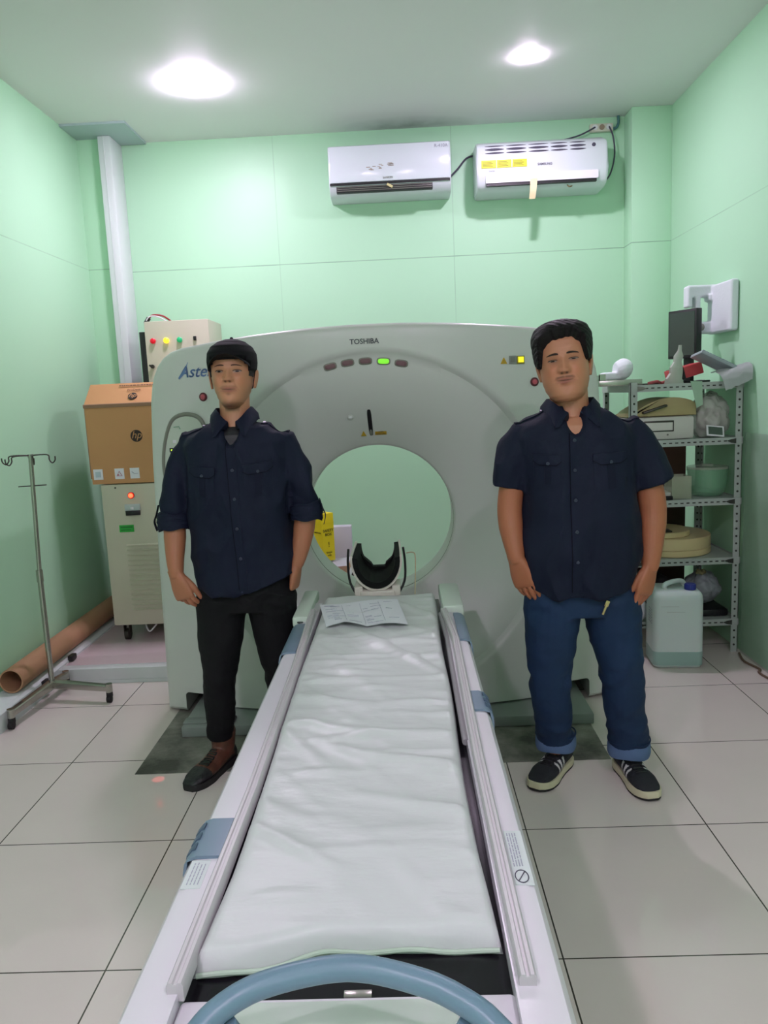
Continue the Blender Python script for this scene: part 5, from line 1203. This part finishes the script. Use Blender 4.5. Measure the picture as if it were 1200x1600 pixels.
def epaulette(bvh, parent, mt, button, a, b, w=0.019):
    """strap along the shoulder from the sleeve seam a to the collar b"""
    a, b = V(a), V(b); d = (b-a).normalized(); s = V((0, 1, 0)); bm = new_bm()
    def f(u, v):
        p = a+(b-a)*u; e = max(0, u-0.85)/0.15; return p+s*(v-0.5)*2*w*(1-0.5*e)
    patch(bm, bvh, f, 12, 4, V((0, 0.25, -1)), 0.005, 0.005, back=0.3); e = link('epaulette', bm, mt, parent, angle=50)
    p = a+(b-a)*0.88; h = bvh.ray_cast(p-V((0, 0.25, -1)).normalized()*0.3, V((0, 0.25, -1)).normalized())[0]
    if h:
        bm = new_bm(); cyl(bm, h+V((0, 0, 0.002)), h+V((0, -0.003, 0.008)), 0.0055, n=14); link('epaulette_button', bm, button, e)
def shoe_upper(bm, heel, ang, L, hgt, w=0.047, boot=False):
    """heel point on floor, heading angle"""
    d = V((math.cos(ang), math.sin(ang), 0)); s = V((-d.y, d.x, 0)); rs = []
    tab = [(0.0, 0.026, 0.055), (0.03, 0.033, 0.088), (0.14, 0.036, hgt), (0.30, 0.038, hgt), (0.42, 0.041, hgt*0.86), (0.55, 0.045, hgt*0.66), (0.70, 0.048, 0.060), (0.85, 0.044, 0.050), (0.95, 0.033, 0.040), (1.0, 0.018, 0.028)]
    for k in range(25):
        t = k/24; hw, h = interp(tab, t); hw *= w/0.047; c = heel+d*(t*L); ring = []
        for j in range(24):
            q = 2*PI*j/24; cx_, sz = math.cos(q), math.sin(q); nar = 1-0.25*max(0, sz)*(0.5 if t > 0.5 else 1)
            ring.append(c+s*hw*math.copysign(abs(cx_)**0.8, cx_)*nar+V((0, 0, 0.014+(h-0.014)*(0.5+0.5*math.copysign(abs(sz)**0.8, sz)))))
        rs.append(ring)
    rings(bm, rs)
    return d, s
def sole_outline(heel, ang, L, w, grow=0.0):
    d = V((math.cos(ang), math.sin(ang), 0)); s = V((-d.y, d.x, 0)); L_, R_ = [], []
    tab = [(0.0, 0.020), (0.04, 0.031), (0.15, 0.037), (0.35, 0.037), (0.5, 0.041), (0.68, 0.049), (0.82, 0.047), (0.93, 0.037), (1.0, 0.016)]
    for k in range(21):
        t = k/20; hw = interp(tab, t)[0]*w/0.047+grow; c = heel+d*(t*(L+2*grow)-grow); L_.append(c+s*hw); R_.append(c-s*hw)
    return L_+R_[::-1]
def sole(heel, ang, L, w, z0, z1, grow, mt, parent, name='sole', toe_up=0.0, label=None):
    bm = new_bm(); o = sole_outline(heel, ang, L, w, grow); d = V((math.cos(ang), math.sin(ang), 0))
    def lift(p): return V((0, 0, toe_up*max(0, ((p-heel).dot(d)/L-0.7)/0.3)**2))
    rings(bm, [[p+V((0, 0, z0))+lift(p) for p in o], [p+V((0, 0, z1-0.003))+lift(p) for p in o], [p*1+V((0, 0, z1))+lift(p)-(p-(heel+d*L/2)).normalized()*0.002 for p in o]])
    return link(name, bm, mt, parent, label)
def laces(bvh, heel, ang, L, t0, t1, n, mt, parent, h=0.2, w=0.022, r=0.0022, zz=True):
    d = V((math.cos(ang), math.sin(ang), 0)); s = V((-d.y, d.x, 0)); bm = new_bm(); pts = []
    for k in range(n):
        t = t0+(t1-t0)*k/(n-1); c = heel+d*(t*L)
        for sg in ((-1, 1) if k % 2 == 0 else (1, -1)):
            pts.append(c+s*w*sg*(1-0.25*k/n))
    P = []
    for i in range(len(pts)-1):
        for q in range(5):
            p = pts[i]+(pts[i+1]-pts[i])*q/5; hit = bvh.ray_cast(V((p.x, p.y, h+0.2)), V((0, 0, -1)))[0]
            if hit: P.append(hit+V((0, 0, 0.002)))
    tube(bm, P, r, n=6); return link('laces', bm, mt, parent)

M['shirt'] = mat('navy_cotton', srgb(13, 21, 42), 0.75, bump=0.55, bscale=11, var=0.12, vscale=5, spec=0.27, stretch=(1.3, 1.3, 0.8))
M['shirt2'] = mat('navy_cotton_pleat', srgb(12, 19, 38), 0.8, spec=0.25)
M['seam'] = mat('navy_seam', srgb(7, 10, 20), 0.85, spec=0.15)
M['button'] = mat('dark_button', srgb(38, 46, 66), 0.35)
M['skin'] = attr_mat('skin', 0.48, sss=0.06, bump=0.05, bscale=350)

# ================= man with the cap
SK1 = (0.52, 0.240, 0.130)
BY = 2.93
hm = Matrix.Translation((-0.632, BY+0.008, 1.437)) @ Matrix.Rotation(math.radians(1), 4, 'Z') @ Matrix.Rotation(math.radians(1.0), 4, 'Y') @ Matrix.Rotation(math.radians(-5), 4, 'X') @ Matrix.Scale(1.06, 4)
h1 = Head(hm, 0.1235, 0.0925, 0.0615, jaw=-0.003)
h1.mou = 0.22; bm = new_bm(); h1.build(bm); h1.ears(bm)
limb(bm, [(-0.632, BY+0.03, 1.50), (-0.632, BY+0.025, 1.42), (-0.630, BY+0.02, 1.34)], [0.058, 0.057, 0.066])
shirt_torso(bm, [(0.78, -0.63, BY, 0.13, 0.08), (0.84, -0.63, BY, 0.15, 0.10), (1.0, -0.63, BY, 0.155, 0.10), (1.2, -0.63, BY, 0.16, 0.095), (1.30, -0.63, BY, 0.165, 0.09), (1.345, -0.63, BY, 0.12, 0.075), (1.37, -0.63, BY, 0.06, 0.055)])
limb(bm, [(-0.79, BY, 1.29), (-0.862, BY, 1.17), (-0.887, BY-0.008, 1.06), (-0.888, BY-0.03, 0.96), (-0.887, BY-0.055, 0.88), (-0.883, BY-0.07, 0.825)], [0.034, 0.036, 0.042, 0.042, 0.034, 0.027])
limb(bm, [(-0.47, BY, 1.29), (-0.408, BY+0.003, 1.18), (-0.384, BY+0.008, 1.065), (-0.392, BY, 0.97), (-0.410, BY-0.012, 0.89), (-0.428, BY-0.02, 0.835)], [0.034, 0.036, 0.042, 0.041, 0.034, 0.028])
hand(bm, V((-0.883, BY-0.07, 0.822)), V((0.30, -0.06, -1)), V((0.40, 0.9, 0)), V((0.9, -0.4, 0)), curl=0.62, L=1.06, thumb_out=0.4)
hand(bm, V((-0.428, BY-0.02, 0.83)), V((-0.15, 0.0, -1)), V((-0.9, 0.2, 0)), V((-0.2, -1, 0)), curl=0.3, only_palm=True)
# legs inside the trousers
limb(bm, [(-0.72, BY, 0.82), (-0.762, BY-0.01, 0.40), (-0.785, BY+0.015, 0.13)], [0.075, 0.045, 0.032]); limb(bm, [(-0.54, BY+0.01, 0.82), (-0.525, BY+0.03, 0.40), (-0.515, BY+0.06, 0.13)], [0.075, 0.045, 0.032])
b1 = remesh(bm, 0.0021, 1, 0.3); paint(b1, lambda p: (0.008, 0.008, 0.010) if 1.2 < p.z < 1.372+0.04*abs(p.x+0.632) else h1.color(p, SK1 if p.z > 1.2 else (0.42, 0.165, 0.085), beard=0.75))
man1 = link('person', b1, M['skin'], None, angle=180)
tag(man1, 'person in black cap and navy shirt with rolled sleeves, one hand in the pocket', 'person')
v1 = bvh_of(b1)
face_details(h1, v1, man1, open_=0.62, brow=(0.0195, 0.0030), brow_mat=mat('brow_thin', srgb(84, 56, 44), 0.8))
# cap
def shell(head, fn, z0=0.05, z1=0.30, NZ=90, NA=120, noise_a=0.0):
    """cap or hair: the head surface grown by fn(x,y,z) (negative values sink below the skin)"""
    bm = new_bm(); R = []
    for i in range(NZ+1):
        z = z0+(0.2359-z0)*i/NZ; ring = []
        for k in range(NA):
            a = 2*PI*k/NA; x, y = head.surf(z, a); c = V((0, 0.005, 0.13)); p = V((x, y, z)); n_ = (p-c); n_.z *= 0.9; n_.normalize()
            gr = fn(x, y, z, a); q = p+n_*gr
            if z > 0.2: q.z += max(0, gr)*0.12*(z-0.2)/0.036
            ring.append(head.m @ q)
        R.append(ring)
    rings(bm, R); return bm
def cap_fn(x, y, z, a):
    edge = 0.166 if y < 0 else 0.160-0.045*min(1, y/0.08)
    if y < 0 and abs(x) > 0.055: edge = 0.152
    if abs(x) > 0.06 and y > -0.05: edge = 0.128
    t = max(-1, min(1, (z-edge)/0.007)); base = 0.0095+0.006*g(z-0.19, 0.04)
    return base*(0.5+0.5*t)-0.010*(0.5-0.5*t)
M['cap_black'] = mat('black_cap_cotton', srgb(17, 17, 20), 0.75, bump=0.1, bscale=200, spec=0.2)
cap = link('baseball_cap', shell(h1, cap_fn, z0=0.09), M['cap_black'], man1, 'plain black cap', angle=60)
bm = new_bm(); top, bot = [], []
for k in range(25):
    u = k/24*2-1; a = u*math.radians(62); ri = [];
    x0, y0 = 0.083*math.sin(a), -0.098*math.cos(a)+0.004
    for j in range(7):
        t = j/6; ln = 0.044*math.sqrt(max(0, 1-u*u))**0.8
        x = x0*(1+0.02*t); y = y0-ln*t; z = 0.176-0.032*(abs(x)/0.083)**2+0.006*t-0.014*t*t*(abs(x)/0.08)**2
        ri.append((x, y, z))
    top.append([bm.verts.new(h1.m @ V(p)) for p in ri]); bot.append([bm.verts.new(h1.m @ V((p[0], p[1], p[2]-0.004))) for p in ri])
for k in range(24):
    for j in range(6):
        bm.faces.new((top[k][j], top[k+1][j], top[k+1][j+1], top[k][j+1])); bm.faces.new((bot[k][j], bot[k][j+1], bot[k+1][j+1], bot[k+1][j]))
    bm.faces.new((top[k][6], top[k+1][6], bot[k+1][6], bot[k][6])); bm.faces.new((top[k][0], bot[k][0], bot[k+1][0], top[k+1][0]))
link('cap_brim', bm, M['cap_black'], cap)
bm = new_bm(); c = h1.m @ V((0, 0.004, 0.2375+0.012)); bmesh.ops.create_icosphere(bm, subdivisions=2, radius=0.007, matrix=Matrix.Translation(c)); link('cap_button', bm, M['cap_black'], cap)
def hair1(x, y, z, a):
    e = 0.112 if abs(x) > 0.062 and -0.045 < y < -0.004 else (0.075 if y > 0.03 else 0.30 if y < -0.03 else 0.135)
    return 0.004 if z > e else -0.008
link('hair', shell(h1, hair1, z0=0.06, NZ=60), mat('black_hair', srgb(24, 19, 18), 0.7, bump=0.6, bscale=150), man1, angle=60)
# shirt
def hem_shift(me, fn, ztop):
    for v in me.vertices:
        if v.co.z < ztop: v.co.z += fn(v.co.x, v.co.y)*((ztop-v.co.z)/(ztop-0.72))**1.5
bm = new_bm()
tab1 = [(0.738, -0.628, BY, 0.197, 0.132), (0.80, -0.632, BY, 0.199, 0.134), (0.97, -0.634, BY, 0.197, 0.132), (1.15, -0.632, BY, 0.194, 0.130), (1.25, -0.634, BY, 0.202, 0.122), (1.31, -0.634, BY, 0.212, 0.108), (1.345, -0.633, BY+0.004, 0.190, 0.096), (1.368, -0.632, BY+0.008, 0.140, 0.083), (1.392, -0.632, BY+0.012, 0.088, 0.070), (1.402, -0.632, BY+0.014, 0.070, 0.062)]
shirt_torso(bm, tab1)
sleeve(bm, [(-0.80, BY, 1.335), (-0.838, BY, 1.275), (-0.868, BY-0.002, 1.17), (-0.888, BY-0.006, 1.06), (-0.889, BY-0.010, 1.02)], [0.040, 0.054, 0.056, 0.054, 0.054])
sleeve(bm, [(-0.465, BY, 1.335), (-0.432, BY, 1.275), (-0.403, BY+0.003, 1.17), (-0.386, BY+0.006, 1.07), (-0.381, BY+0.004, 1.035)], [0.040, 0.053, 0.055, 0.053, 0.052])
sm1 = remesh(bm, 0.0062, 4, 0.6)
folds(sm1, 0.017, 5.6, 3.0, (1.2, 1, 0.8))
neckline(sm1, -0.632, BY+0.01)
hem_shift(sm1, lambda x, y: (0.045*max(0, (-0.74-x)/0.1) if x < -0.74 else 0)+(0.085*max(0, (x+0.60)/0.16) if x > -0.60 else 0), 0.86)
shirt1 = link('shirt', sm1, M['shirt'], man1, 'navy button shirt with epaulettes', angle=180)
sv = bvh_of(sm1)
ln1 = lambda z: -0.632+(1.36-z)*0.028
shirt_front(sv, shirt1, M['shirt'], M['shirt2'], ln1, [1.312, 1.216, 1.11, 1.0, 0.885], 1.325, 0.765, [(-0.790, -0.695, 1.228, 1.115, 0.038, -0.012), (-0.585, -0.485, 1.234, 1.120, 0.036, 0.012)], M['seam'], M['button'])
collar(-0.632, BY+0.012, 1.388, 0.066, 0.064, 0.062, 1.338, BY-0.115, M['shirt'], shirt1, drop=0.048, rise=0.055, gap=0.20)
epaulette(sv, shirt1, M['shirt2'], M['button'], (-0.845, BY, 1.33), (-0.735, BY, 1.37)); epaulette(sv, shirt1, M['shirt2'], M['button'], (-0.425, BY, 1.33), (-0.53, BY, 1.37))
for pts, rr in (([(-0.889, BY-0.008, 1.052), (-0.890, BY-0.012, 1.02), (-0.889, BY-0.018, 0.985)], 0.0625), ([(-0.384, BY+0.006, 1.068), (-0.380, BY+0.004, 1.035), (-0.380, BY, 1.0)], 0.0600)):
    bm = new_bm(); P = smooth_pts(pts, 6); sh_ = []
    for i, p in enumerate(P):
        t = i/(len(P)-1); r = rr+0.004*math.sin(PI*t)+0.002*math.sin(i*2.1); d = (P[min(i+1, len(P)-1)]-P[max(i-1, 0)]).normalized(); a, b = frame(d, V((0, 1, 0)))
        sh_.append([q+V((0, 0, 0.004*math.sin(j*0.9+i*0.4))) for j, q in enumerate(circ(p, a, b, r, r*0.98, 28))])
    inn = [[V(pts[-1])+(q-V(pts[-1]))*0.86+V((0, 0, 0.004)) for q in sh_[-1]], [V(pts[-1])+(q-V(pts[-1]))*0.72+V((0, 0, 0.05)) for q in sh_[-1]]]
    rings(bm, sh_+inn); link('rolled_cuff', bm, M['shirt'], shirt1, angle=60)
for x0, s in ((-0.952, -1), (-0.320, 1)):
    bm = new_bm(); rs = []
    for p in smooth_pts([(x0+s*-0.006, BY-0.01, 1.085), (x0+s*0.004, BY-0.012, 1.05), (x0+s*0.014, BY-0.014, 1.02), (x0+s*0.006, BY-0.014, 0.985)], 5): rs.append([p+V((0, -0.010, 0)), p+V((0, 0.010, 0)), p+V((s*0.002, 0.010, 0)), p+V((s*0.002, -0.010, 0))])
    rings(bm, rs); link('sleeve_tab', bm, M['shirt2'], shirt1)
# trousers
def trousers(pel, legs, mt, parent, amp, seed, vox=0.0065, stretch=(1, 1, 1.6), label=None):
    wt = lambda p: (0.35+0.65*max(g(p.z-0.42, 0.08), g(p.z-0.22, 0.07), 0.6*g(p.z-0.72, 0.05)))*min(1, max(0, (p.z-0.10)/0.06))
    bm = new_bm(); shirt_torso(bm, pel)
    for pts, radii in legs: sleeve(bm, pts, radii, sub=5)
    me = remesh(bm, vox, 3, 0.5); folds(me, amp, 6.0, seed, stretch, wt); return link('trousers', me, mt, parent, label, angle=180)
M['black_denim'] = mat('black_denim', srgb(17, 17, 20), 0.75, bump=0.5, bscale=14, var=0.15, vscale=8, spec=0.2)
tr1 = trousers([(0.66, -0.635, BY+0.005, 0.145, 0.10), (0.74, -0.633, BY+0.005, 0.178, 0.108), (0.82, -0.633, BY+0.005, 0.178, 0.105), (0.95, -0.632, BY, 0.165, 0.10)],
    [([(-0.722, BY, 0.80), (-0.735, BY, 0.70), (-0.748, BY-0.008, 0.55), (-0.762, BY-0.015, 0.40), (-0.775, BY+0.0, 0.25), (-0.786, BY+0.015, 0.125)], [0.092, 0.102, 0.089, 0.067, 0.060, 0.054]),
     ([(-0.545, BY+0.01, 0.80), (-0.540, BY+0.012, 0.70), (-0.533, BY+0.015, 0.55), (-0.526, BY+0.02, 0.40), (-0.52, BY+0.04, 0.25), (-0.515, BY+0.06, 0.12)], [0.092, 0.101, 0.088, 0.066, 0.058, 0.052])], M['black_denim'], man1, 0.008, 8.0, stretch=(1, 1, 1.7), label='slim black trousers')
M['boot'] = attr_mat('boot_leather', 0.45, bump=0.25, bscale=70)
M['toe'] = mat('black_toe_leather', srgb(24, 24, 26), 0.35)
def boot(heel, ang, L, parent):
    bm = new_bm(); d, s = shoe_upper(bm, heel, ang, L, 0.10, 0.050); limb(bm, [heel+d*0.055+V((0, 0, 0.08)), heel+d*0.05+V((0, 0, 0.145))], [0.046, 0.052])
    me = remesh(bm, 0.0035, 3, 0.5)
    def boot_col(p):
        t = (p-heel).dot(d)/L; l = (p-heel).dot(s); n_ = 0.85+0.5*noise.noise(p*30)
        toe = t > 0.70 or p.z < 0.034+0.012*math.sin(t*9) or (t < 0.12 and p.z < 0.075)
        return tuple(c*n_ for c in ((0.012, 0.012, 0.014) if toe else (0.12, 0.040, 0.024)))
    paint(me, boot_col); b = link('boot', me, M['boot'], parent, 'brown lace-up ankle boot with black toe', angle=180); bv = bvh_of(me)
    sole(heel, ang, L, 0.050, 0.0, 0.024, 0.003, M['black_rubber'], b); laces(bv, heel, ang, L, 0.66, 0.40, 9, M['black'], b, w=0.021, r=0.003)
boot(V((-0.757, 3.0, 0)), math.atan2(2.735-3.0, -0.872+0.757), 0.285, man1)
boot(V((-0.50, 3.05, 0)), math.atan2(-0.26, 0.03), 0.270, man1)

# ================= man in jeans
SK2 = (0.49, 0.212, 0.115); B2 = 2.72
hm2 = Matrix.Translation((0.583, B2-0.005, 1.412)) @ Matrix.Rotation(math.radians(-13), 4, 'Z') @ Matrix.Rotation(math.radians(-6), 4, 'Y') @ Matrix.Rotation(math.radians(-3), 4, 'X') @ Matrix.Scale(1.10, 4)
h2 = Head(hm2, 0.124, 0.089, 0.063, jaw=0.010)
h2.mou = 0.62; bm = new_bm(); h2.build(bm); h2.ears(bm)
limb(bm, [(0.590, B2+0.035, 1.49), (0.592, B2+0.025, 1.41), (0.598, B2+0.02, 1.32)], [0.066, 0.066, 0.078])
shirt_torso(bm, [(0.78, 0.615, B2, 0.14, 0.09), (0.84, 0.615, B2, 0.165, 0.12), (1.0, 0.612, B2, 0.17, 0.12), (1.2, 0.605, B2, 0.165, 0.105), (1.29, 0.602, B2, 0.17, 0.095), (1.335, 0.60, B2, 0.13, 0.08), (1.36, 0.60, B2, 0.07, 0.06)])
limb(bm, [(0.43, B2, 1.29), (0.392, B2, 1.17), (0.373, B2-0.005, 1.06), (0.374, B2-0.02, 0.98), (0.386, B2-0.055, 0.875)], [0.040, 0.044, 0.044, 0.043, 0.029])
limb(bm, [(0.775, B2, 1.29), (0.845, B2, 1.17), (0.872, B2-0.005, 1.06), (0.872, B2-0.02, 0.97), (0.853, B2-0.055, 0.83)], [0.040, 0.045, 0.048, 0.046, 0.030])
hand(bm, V((0.386, B2-0.055, 0.872)), V((0.30, -0.10, -0.95)), V((0.58, 0.80, 0.1)), V((0.8, -0.58, 0)), curl=0.25, L=1.08, thumb_out=0.35)
hand(bm, V((0.852, B2-0.055, 0.828)), V((-0.24, -0.10, -0.96)), V((-0.62, 0.78, 0)), V((-0.78, -0.62, 0)), curl=0.28, L=1.08, thumb_out=0.3)
limb(bm, [(0.52, B2, 0.82), (0.505, B2, 0.42), (0.54, B2+0.08, 0.10)], [0.08, 0.05, 0.034]); limb(bm, [(0.715, B2, 0.82), (0.765, B2-0.01, 0.42), (0.802, B2+0.03, 0.10)], [0.08, 0.05, 0.034])
b2 = remesh(bm, 0.0021, 1, 0.3); paint(b2, lambda p: h2.color(p, SK2 if p.z > 1.2 else (0.40, 0.14, 0.066), beard=0.12))
man2 = link('person', b2, M['skin'], None, angle=180)
tag(man2, 'bareheaded person in navy short sleeved shirt and blue jeans, arms hanging', 'person')
v2 = bvh_of(b2)
face_details(h2, v2, man2, open_=0.42, brow=(0.0185, 0.0036))
def hair2(x, y, z, a):
    # hairline: high on the forehead, down in front of the ears, to the nape
    ax = abs(x)
    ss = lambda t: (lambda q: q*q*(3-2*q))(min(1, max(0, t)))
    if y < -0.02: e = 0.197-0.022*ss((ax-0.026)/0.034)-0.057*ss((ax-0.053)/0.016)
    elif y < 0.02: e = 0.118
    else: e = 0.118-0.06*min(1, (y-0.02)/0.05)
    if y < -0.02: e -= 0.003-0.003*math.tanh(x/0.02)+0.0012*math.sin(x*330)
    t = max(-1, min(1, (z-e)/0.006))
    vol = 0.011+0.016*g(z-0.20, 0.045)+(0.009*max(0, -y/0.09) if z > 0.17 else 0)+0.006*noise.noise(V((x*18, y*18, z*18)))
    strand = 0.0009*math.sin((x*0.5+z*0.9+0.6*y)*420+7*noise.noise(V((x*14, y*14, z*14))))
    return (vol+strand)*(0.5+0.5*t)-0.010*(0.5-0.5*t)
link('hair', shell(h2, hair2, z0=0.03, NZ=130, NA=200), mat('black_wavy_hair', srgb(14, 11, 12), 0.6, bump=0.35, bscale=60, spec=0.25, stretch=(1, 1, 3)), man2, 'short black side-swept hair', angle=60)
bm = new_bm()
tab2 = [(0.735, 0.613, B2, 0.192, 0.145), (0.80, 0.616, B2, 0.203, 0.150), (0.90, 0.617, B2-0.003, 0.209, 0.152), (1.0, 0.617, B2-0.004, 0.206, 0.150), (1.12, 0.615, B2, 0.198, 0.142), (1.22, 0.610, B2, 0.206, 0.130), (1.29, 0.606, B2, 0.222, 0.114), (1.325, 0.603, B2+0.004, 0.208, 0.102), (1.352, 0.601, B2+0.008, 0.165, 0.090), (1.378, 0.600, B2+0.012, 0.105, 0.078), (1.395, 0.600, B2+0.015, 0.078, 0.068)]
shirt_torso(bm, tab2)
sleeve(bm, [(0.435, B2, 1.325), (0.408, B2, 1.27), (0.383, B2, 1.19), (0.364, B2-0.002, 1.115)], [0.045, 0.066, 0.068, 0.063])
sleeve(bm, [(0.775, B2, 1.325), (0.812, B2, 1.27), (0.850, B2, 1.19), (0.880, B2-0.002, 1.115)], [0.045, 0.068, 0.073, 0.073])
sm2 = remesh(bm, 0.0062, 4, 0.6); folds(sm2, 0.018, 5.0, 14.0, (1.2, 1, 0.8))
neckline(sm2, 0.590, B2+0.01)
hem_shift(sm2, lambda x, y: 0.05*max(0, (0.50-x)/0.08)+0.045*max(0, (x-0.73)/0.08), 0.86)
shirt2 = link('shirt', sm2, M['shirt'], man2, 'navy short sleeved button shirt with epaulettes', angle=180)
sv2 = bvh_of(sm2)
ln2 = lambda z: 0.582-0.006*math.sin((1.34-z)*5)
shirt_front(sv2, shirt2, M['shirt'], M['shirt2'], ln2, [1.285, 1.185, 1.085, 0.98, 0.875], 1.310, 0.765, [(0.445, 0.528, 1.238, 1.135, 0.036, -0.004), (0.642, 0.755, 1.235, 1.115, 0.036, 0.004)], M['seam'], M['button'])
collar(0.592, B2+0.012, 1.372, 0.078, 0.072, 0.078, 1.328, B2-0.115, M['shirt'], shirt2, drop=0.048, rise=0.052, gap=0.24)
epaulette(sv2, shirt2, M['shirt2'], M['button'], (0.395, B2, 1.32), (0.50, B2, 1.365)); epaulette(sv2, shirt2, M['shirt2'], M['button'], (0.822, B2, 1.32), (0.705, B2, 1.365))
# jeans
M['denim'] = mat('blue_denim', srgb(24, 46, 76), 0.75, bump=0.5, bscale=12, var=0.35, vscale=4, spec=0.3)
M['denim_pale'] = mat('denim_inside', srgb(84, 108, 144), 0.8, var=0.08)
tr2 = trousers([(0.66, 0.615, B2, 0.15, 0.105), (0.74, 0.618, B2, 0.182, 0.115), (0.82, 0.618, B2, 0.184, 0.115), (0.95, 0.617, B2, 0.175, 0.11)],
    [([(0.53, B2, 0.80), (0.522, B2, 0.70), (0.512, B2-0.005, 0.55), (0.506, B2-0.005, 0.43), (0.518, B2+0.03, 0.28), (0.535, B2+0.07, 0.18), (0.540, B2+0.08, 0.13)], [0.096, 0.108, 0.092, 0.077, 0.074, 0.072, 0.070]),
     ([(0.712, B2, 0.80), (0.728, B2, 0.70), (0.748, B2-0.008, 0.55), (0.764, B2-0.012, 0.43), (0.784, B2+0.01, 0.28), (0.800, B2+0.025, 0.17), (0.804, B2+0.030, 0.12)], [0.096, 0.108, 0.094, 0.079, 0.075, 0.073, 0.072])], M['denim'], man2, 0.011, 22.0, stretch=(1, 1, 1.7), label='blue jeans turned up at the ankles')
for (x, y, z), rr in (((0.542, B2+0.082, 0.133), 0.0735), ((0.805, B2+0.030, 0.122), 0.0755)):
    bm = new_bm(); N = 36; out = []
    for t, r in ((0.0, rr*0.80), (0.0, rr), (0.25, rr+0.004), (0.75, rr+0.003), (1.0, rr-0.001), (1.0, rr*0.85)):
        out.append([V((x+r*math.cos(2*PI*k/N), y+r*0.96*math.sin(2*PI*k/N), z-0.030+0.048*t+0.004*math.sin(3*2*PI*k/N+1))) for k in range(N)])
    rings(bm, out); link('turned_up_cuff', bm, M['denim_pale'], tr2, 'pale turned-up hem', angle=60)
    bm = new_bm(); tube(bm, [(x+(rr+0.001)*math.cos(2*PI*k/N), y+(rr+0.001)*0.96*math.sin(2*PI*k/N), z+0.028+0.004*math.sin(3*2*PI*k/N+1)) for k in range(N)], 0.003, n=8, closed=True); link('hem_stitching', bm, M['denim'], tr2)
bm = new_bm(); hk = bvh_of(tr2.data).ray_cast(V((0.683, 1.6, 0.705)), V((0, 1, 0)))[0]; RR = Matrix.Translation(hk+V((0, -0.006, 0))) @ Matrix.Rotation(math.radians(22), 4, 'Y')
cyl(bm, RR @ V((0, 0, 0.012)), RR @ V((0, 0, -0.03)), 0.004, n=10); box(bm, -0.007, 0.007, -0.002, 0.002, 0.0, 0.022, 0.002, mtx=RR); link('key', bm, mat('brass_key', srgb(206, 186, 130), 0.3, 0.6), man2, 'brass key hanging from the belt loop')
M['suede'] = attr_mat('suede', 0.75, bump=0.15, bscale=200)
M['cream_sole'] = mat('cream_sole', srgb(206, 202, 168), 0.55)
def sneaker(heel, ang, L, parent, side):
    bm = new_bm(); d, s = shoe_upper(bm, heel+V((0, 0, 0.006)), ang, L, 0.092, 0.049); limb(bm, [heel+d*0.055+V((0, 0, 0.07)), heel+d*0.052+V((0, 0, 0.118))], [0.042, 0.046])
    me = remesh(bm, 0.0028, 3, 0.5)
    def snk(p):
        t = (p-heel).dot(d)/L; l = abs((p-heel).dot(s)); q = t+0.9*(p.z-0.05)
        stripe = 0.025 < p.z < 0.078-0.05*(t-0.3) and l > 0.018 and any(abs(q-c_) < 0.019 for c_ in (0.42, 0.50, 0.58))
        return (0.62, 0.62, 0.60) if stripe else (0.014, 0.015, 0.020)
    paint(me, snk); sh_ = link('sneaker', me, M['suede'], parent, 'black sneaker with three white stripes and cream sole', angle=180); bv = bvh_of(me)
    sole(heel, ang, L, 0.049, 0.008, 0.032, 0.003, M['cream_sole'], sh_, 'midsole', 0.006, 'cream midsole'); sole(heel, ang, L, 0.049, 0.0, 0.009, 0.002, M['black_rubber'], sh_, 'outsole', 0.006)
    laces(bv, heel, ang, L, 0.68, 0.36, 7, M['black'], sh_, w=0.02, r=0.0028)
sneaker(V((0.600, 2.885, 0)), math.atan2(2.70-2.885, 0.462-0.600)+0.02, 0.285, man2, 1)
sneaker(V((0.795, 2.84, 0)), math.atan2(2.575-2.84, 0.832-0.795), 0.285, man2, -1)
# tiny red dot on the floor, cast by an added narrow spot at the ceiling
sp = bpy.data.lights.new('red_dot_spot', 'SPOT'); sp.energy = 110; sp.color = (1, 0.05, 0.08); sp.spot_size = math.radians(0.38); sp.spot_blend = 0.4; sp.shadow_soft_size = 0.002
so = bpy.data.objects.new('red_dot_spot', sp); COL.objects.link(so); so.location = (-1.15, 3.0, 3.1)
so.rotation_euler = (V((-1.02, 2.84, 0))-V((-1.15, 3.0, 3.1))).to_track_quat('-Z', 'Y').to_euler()
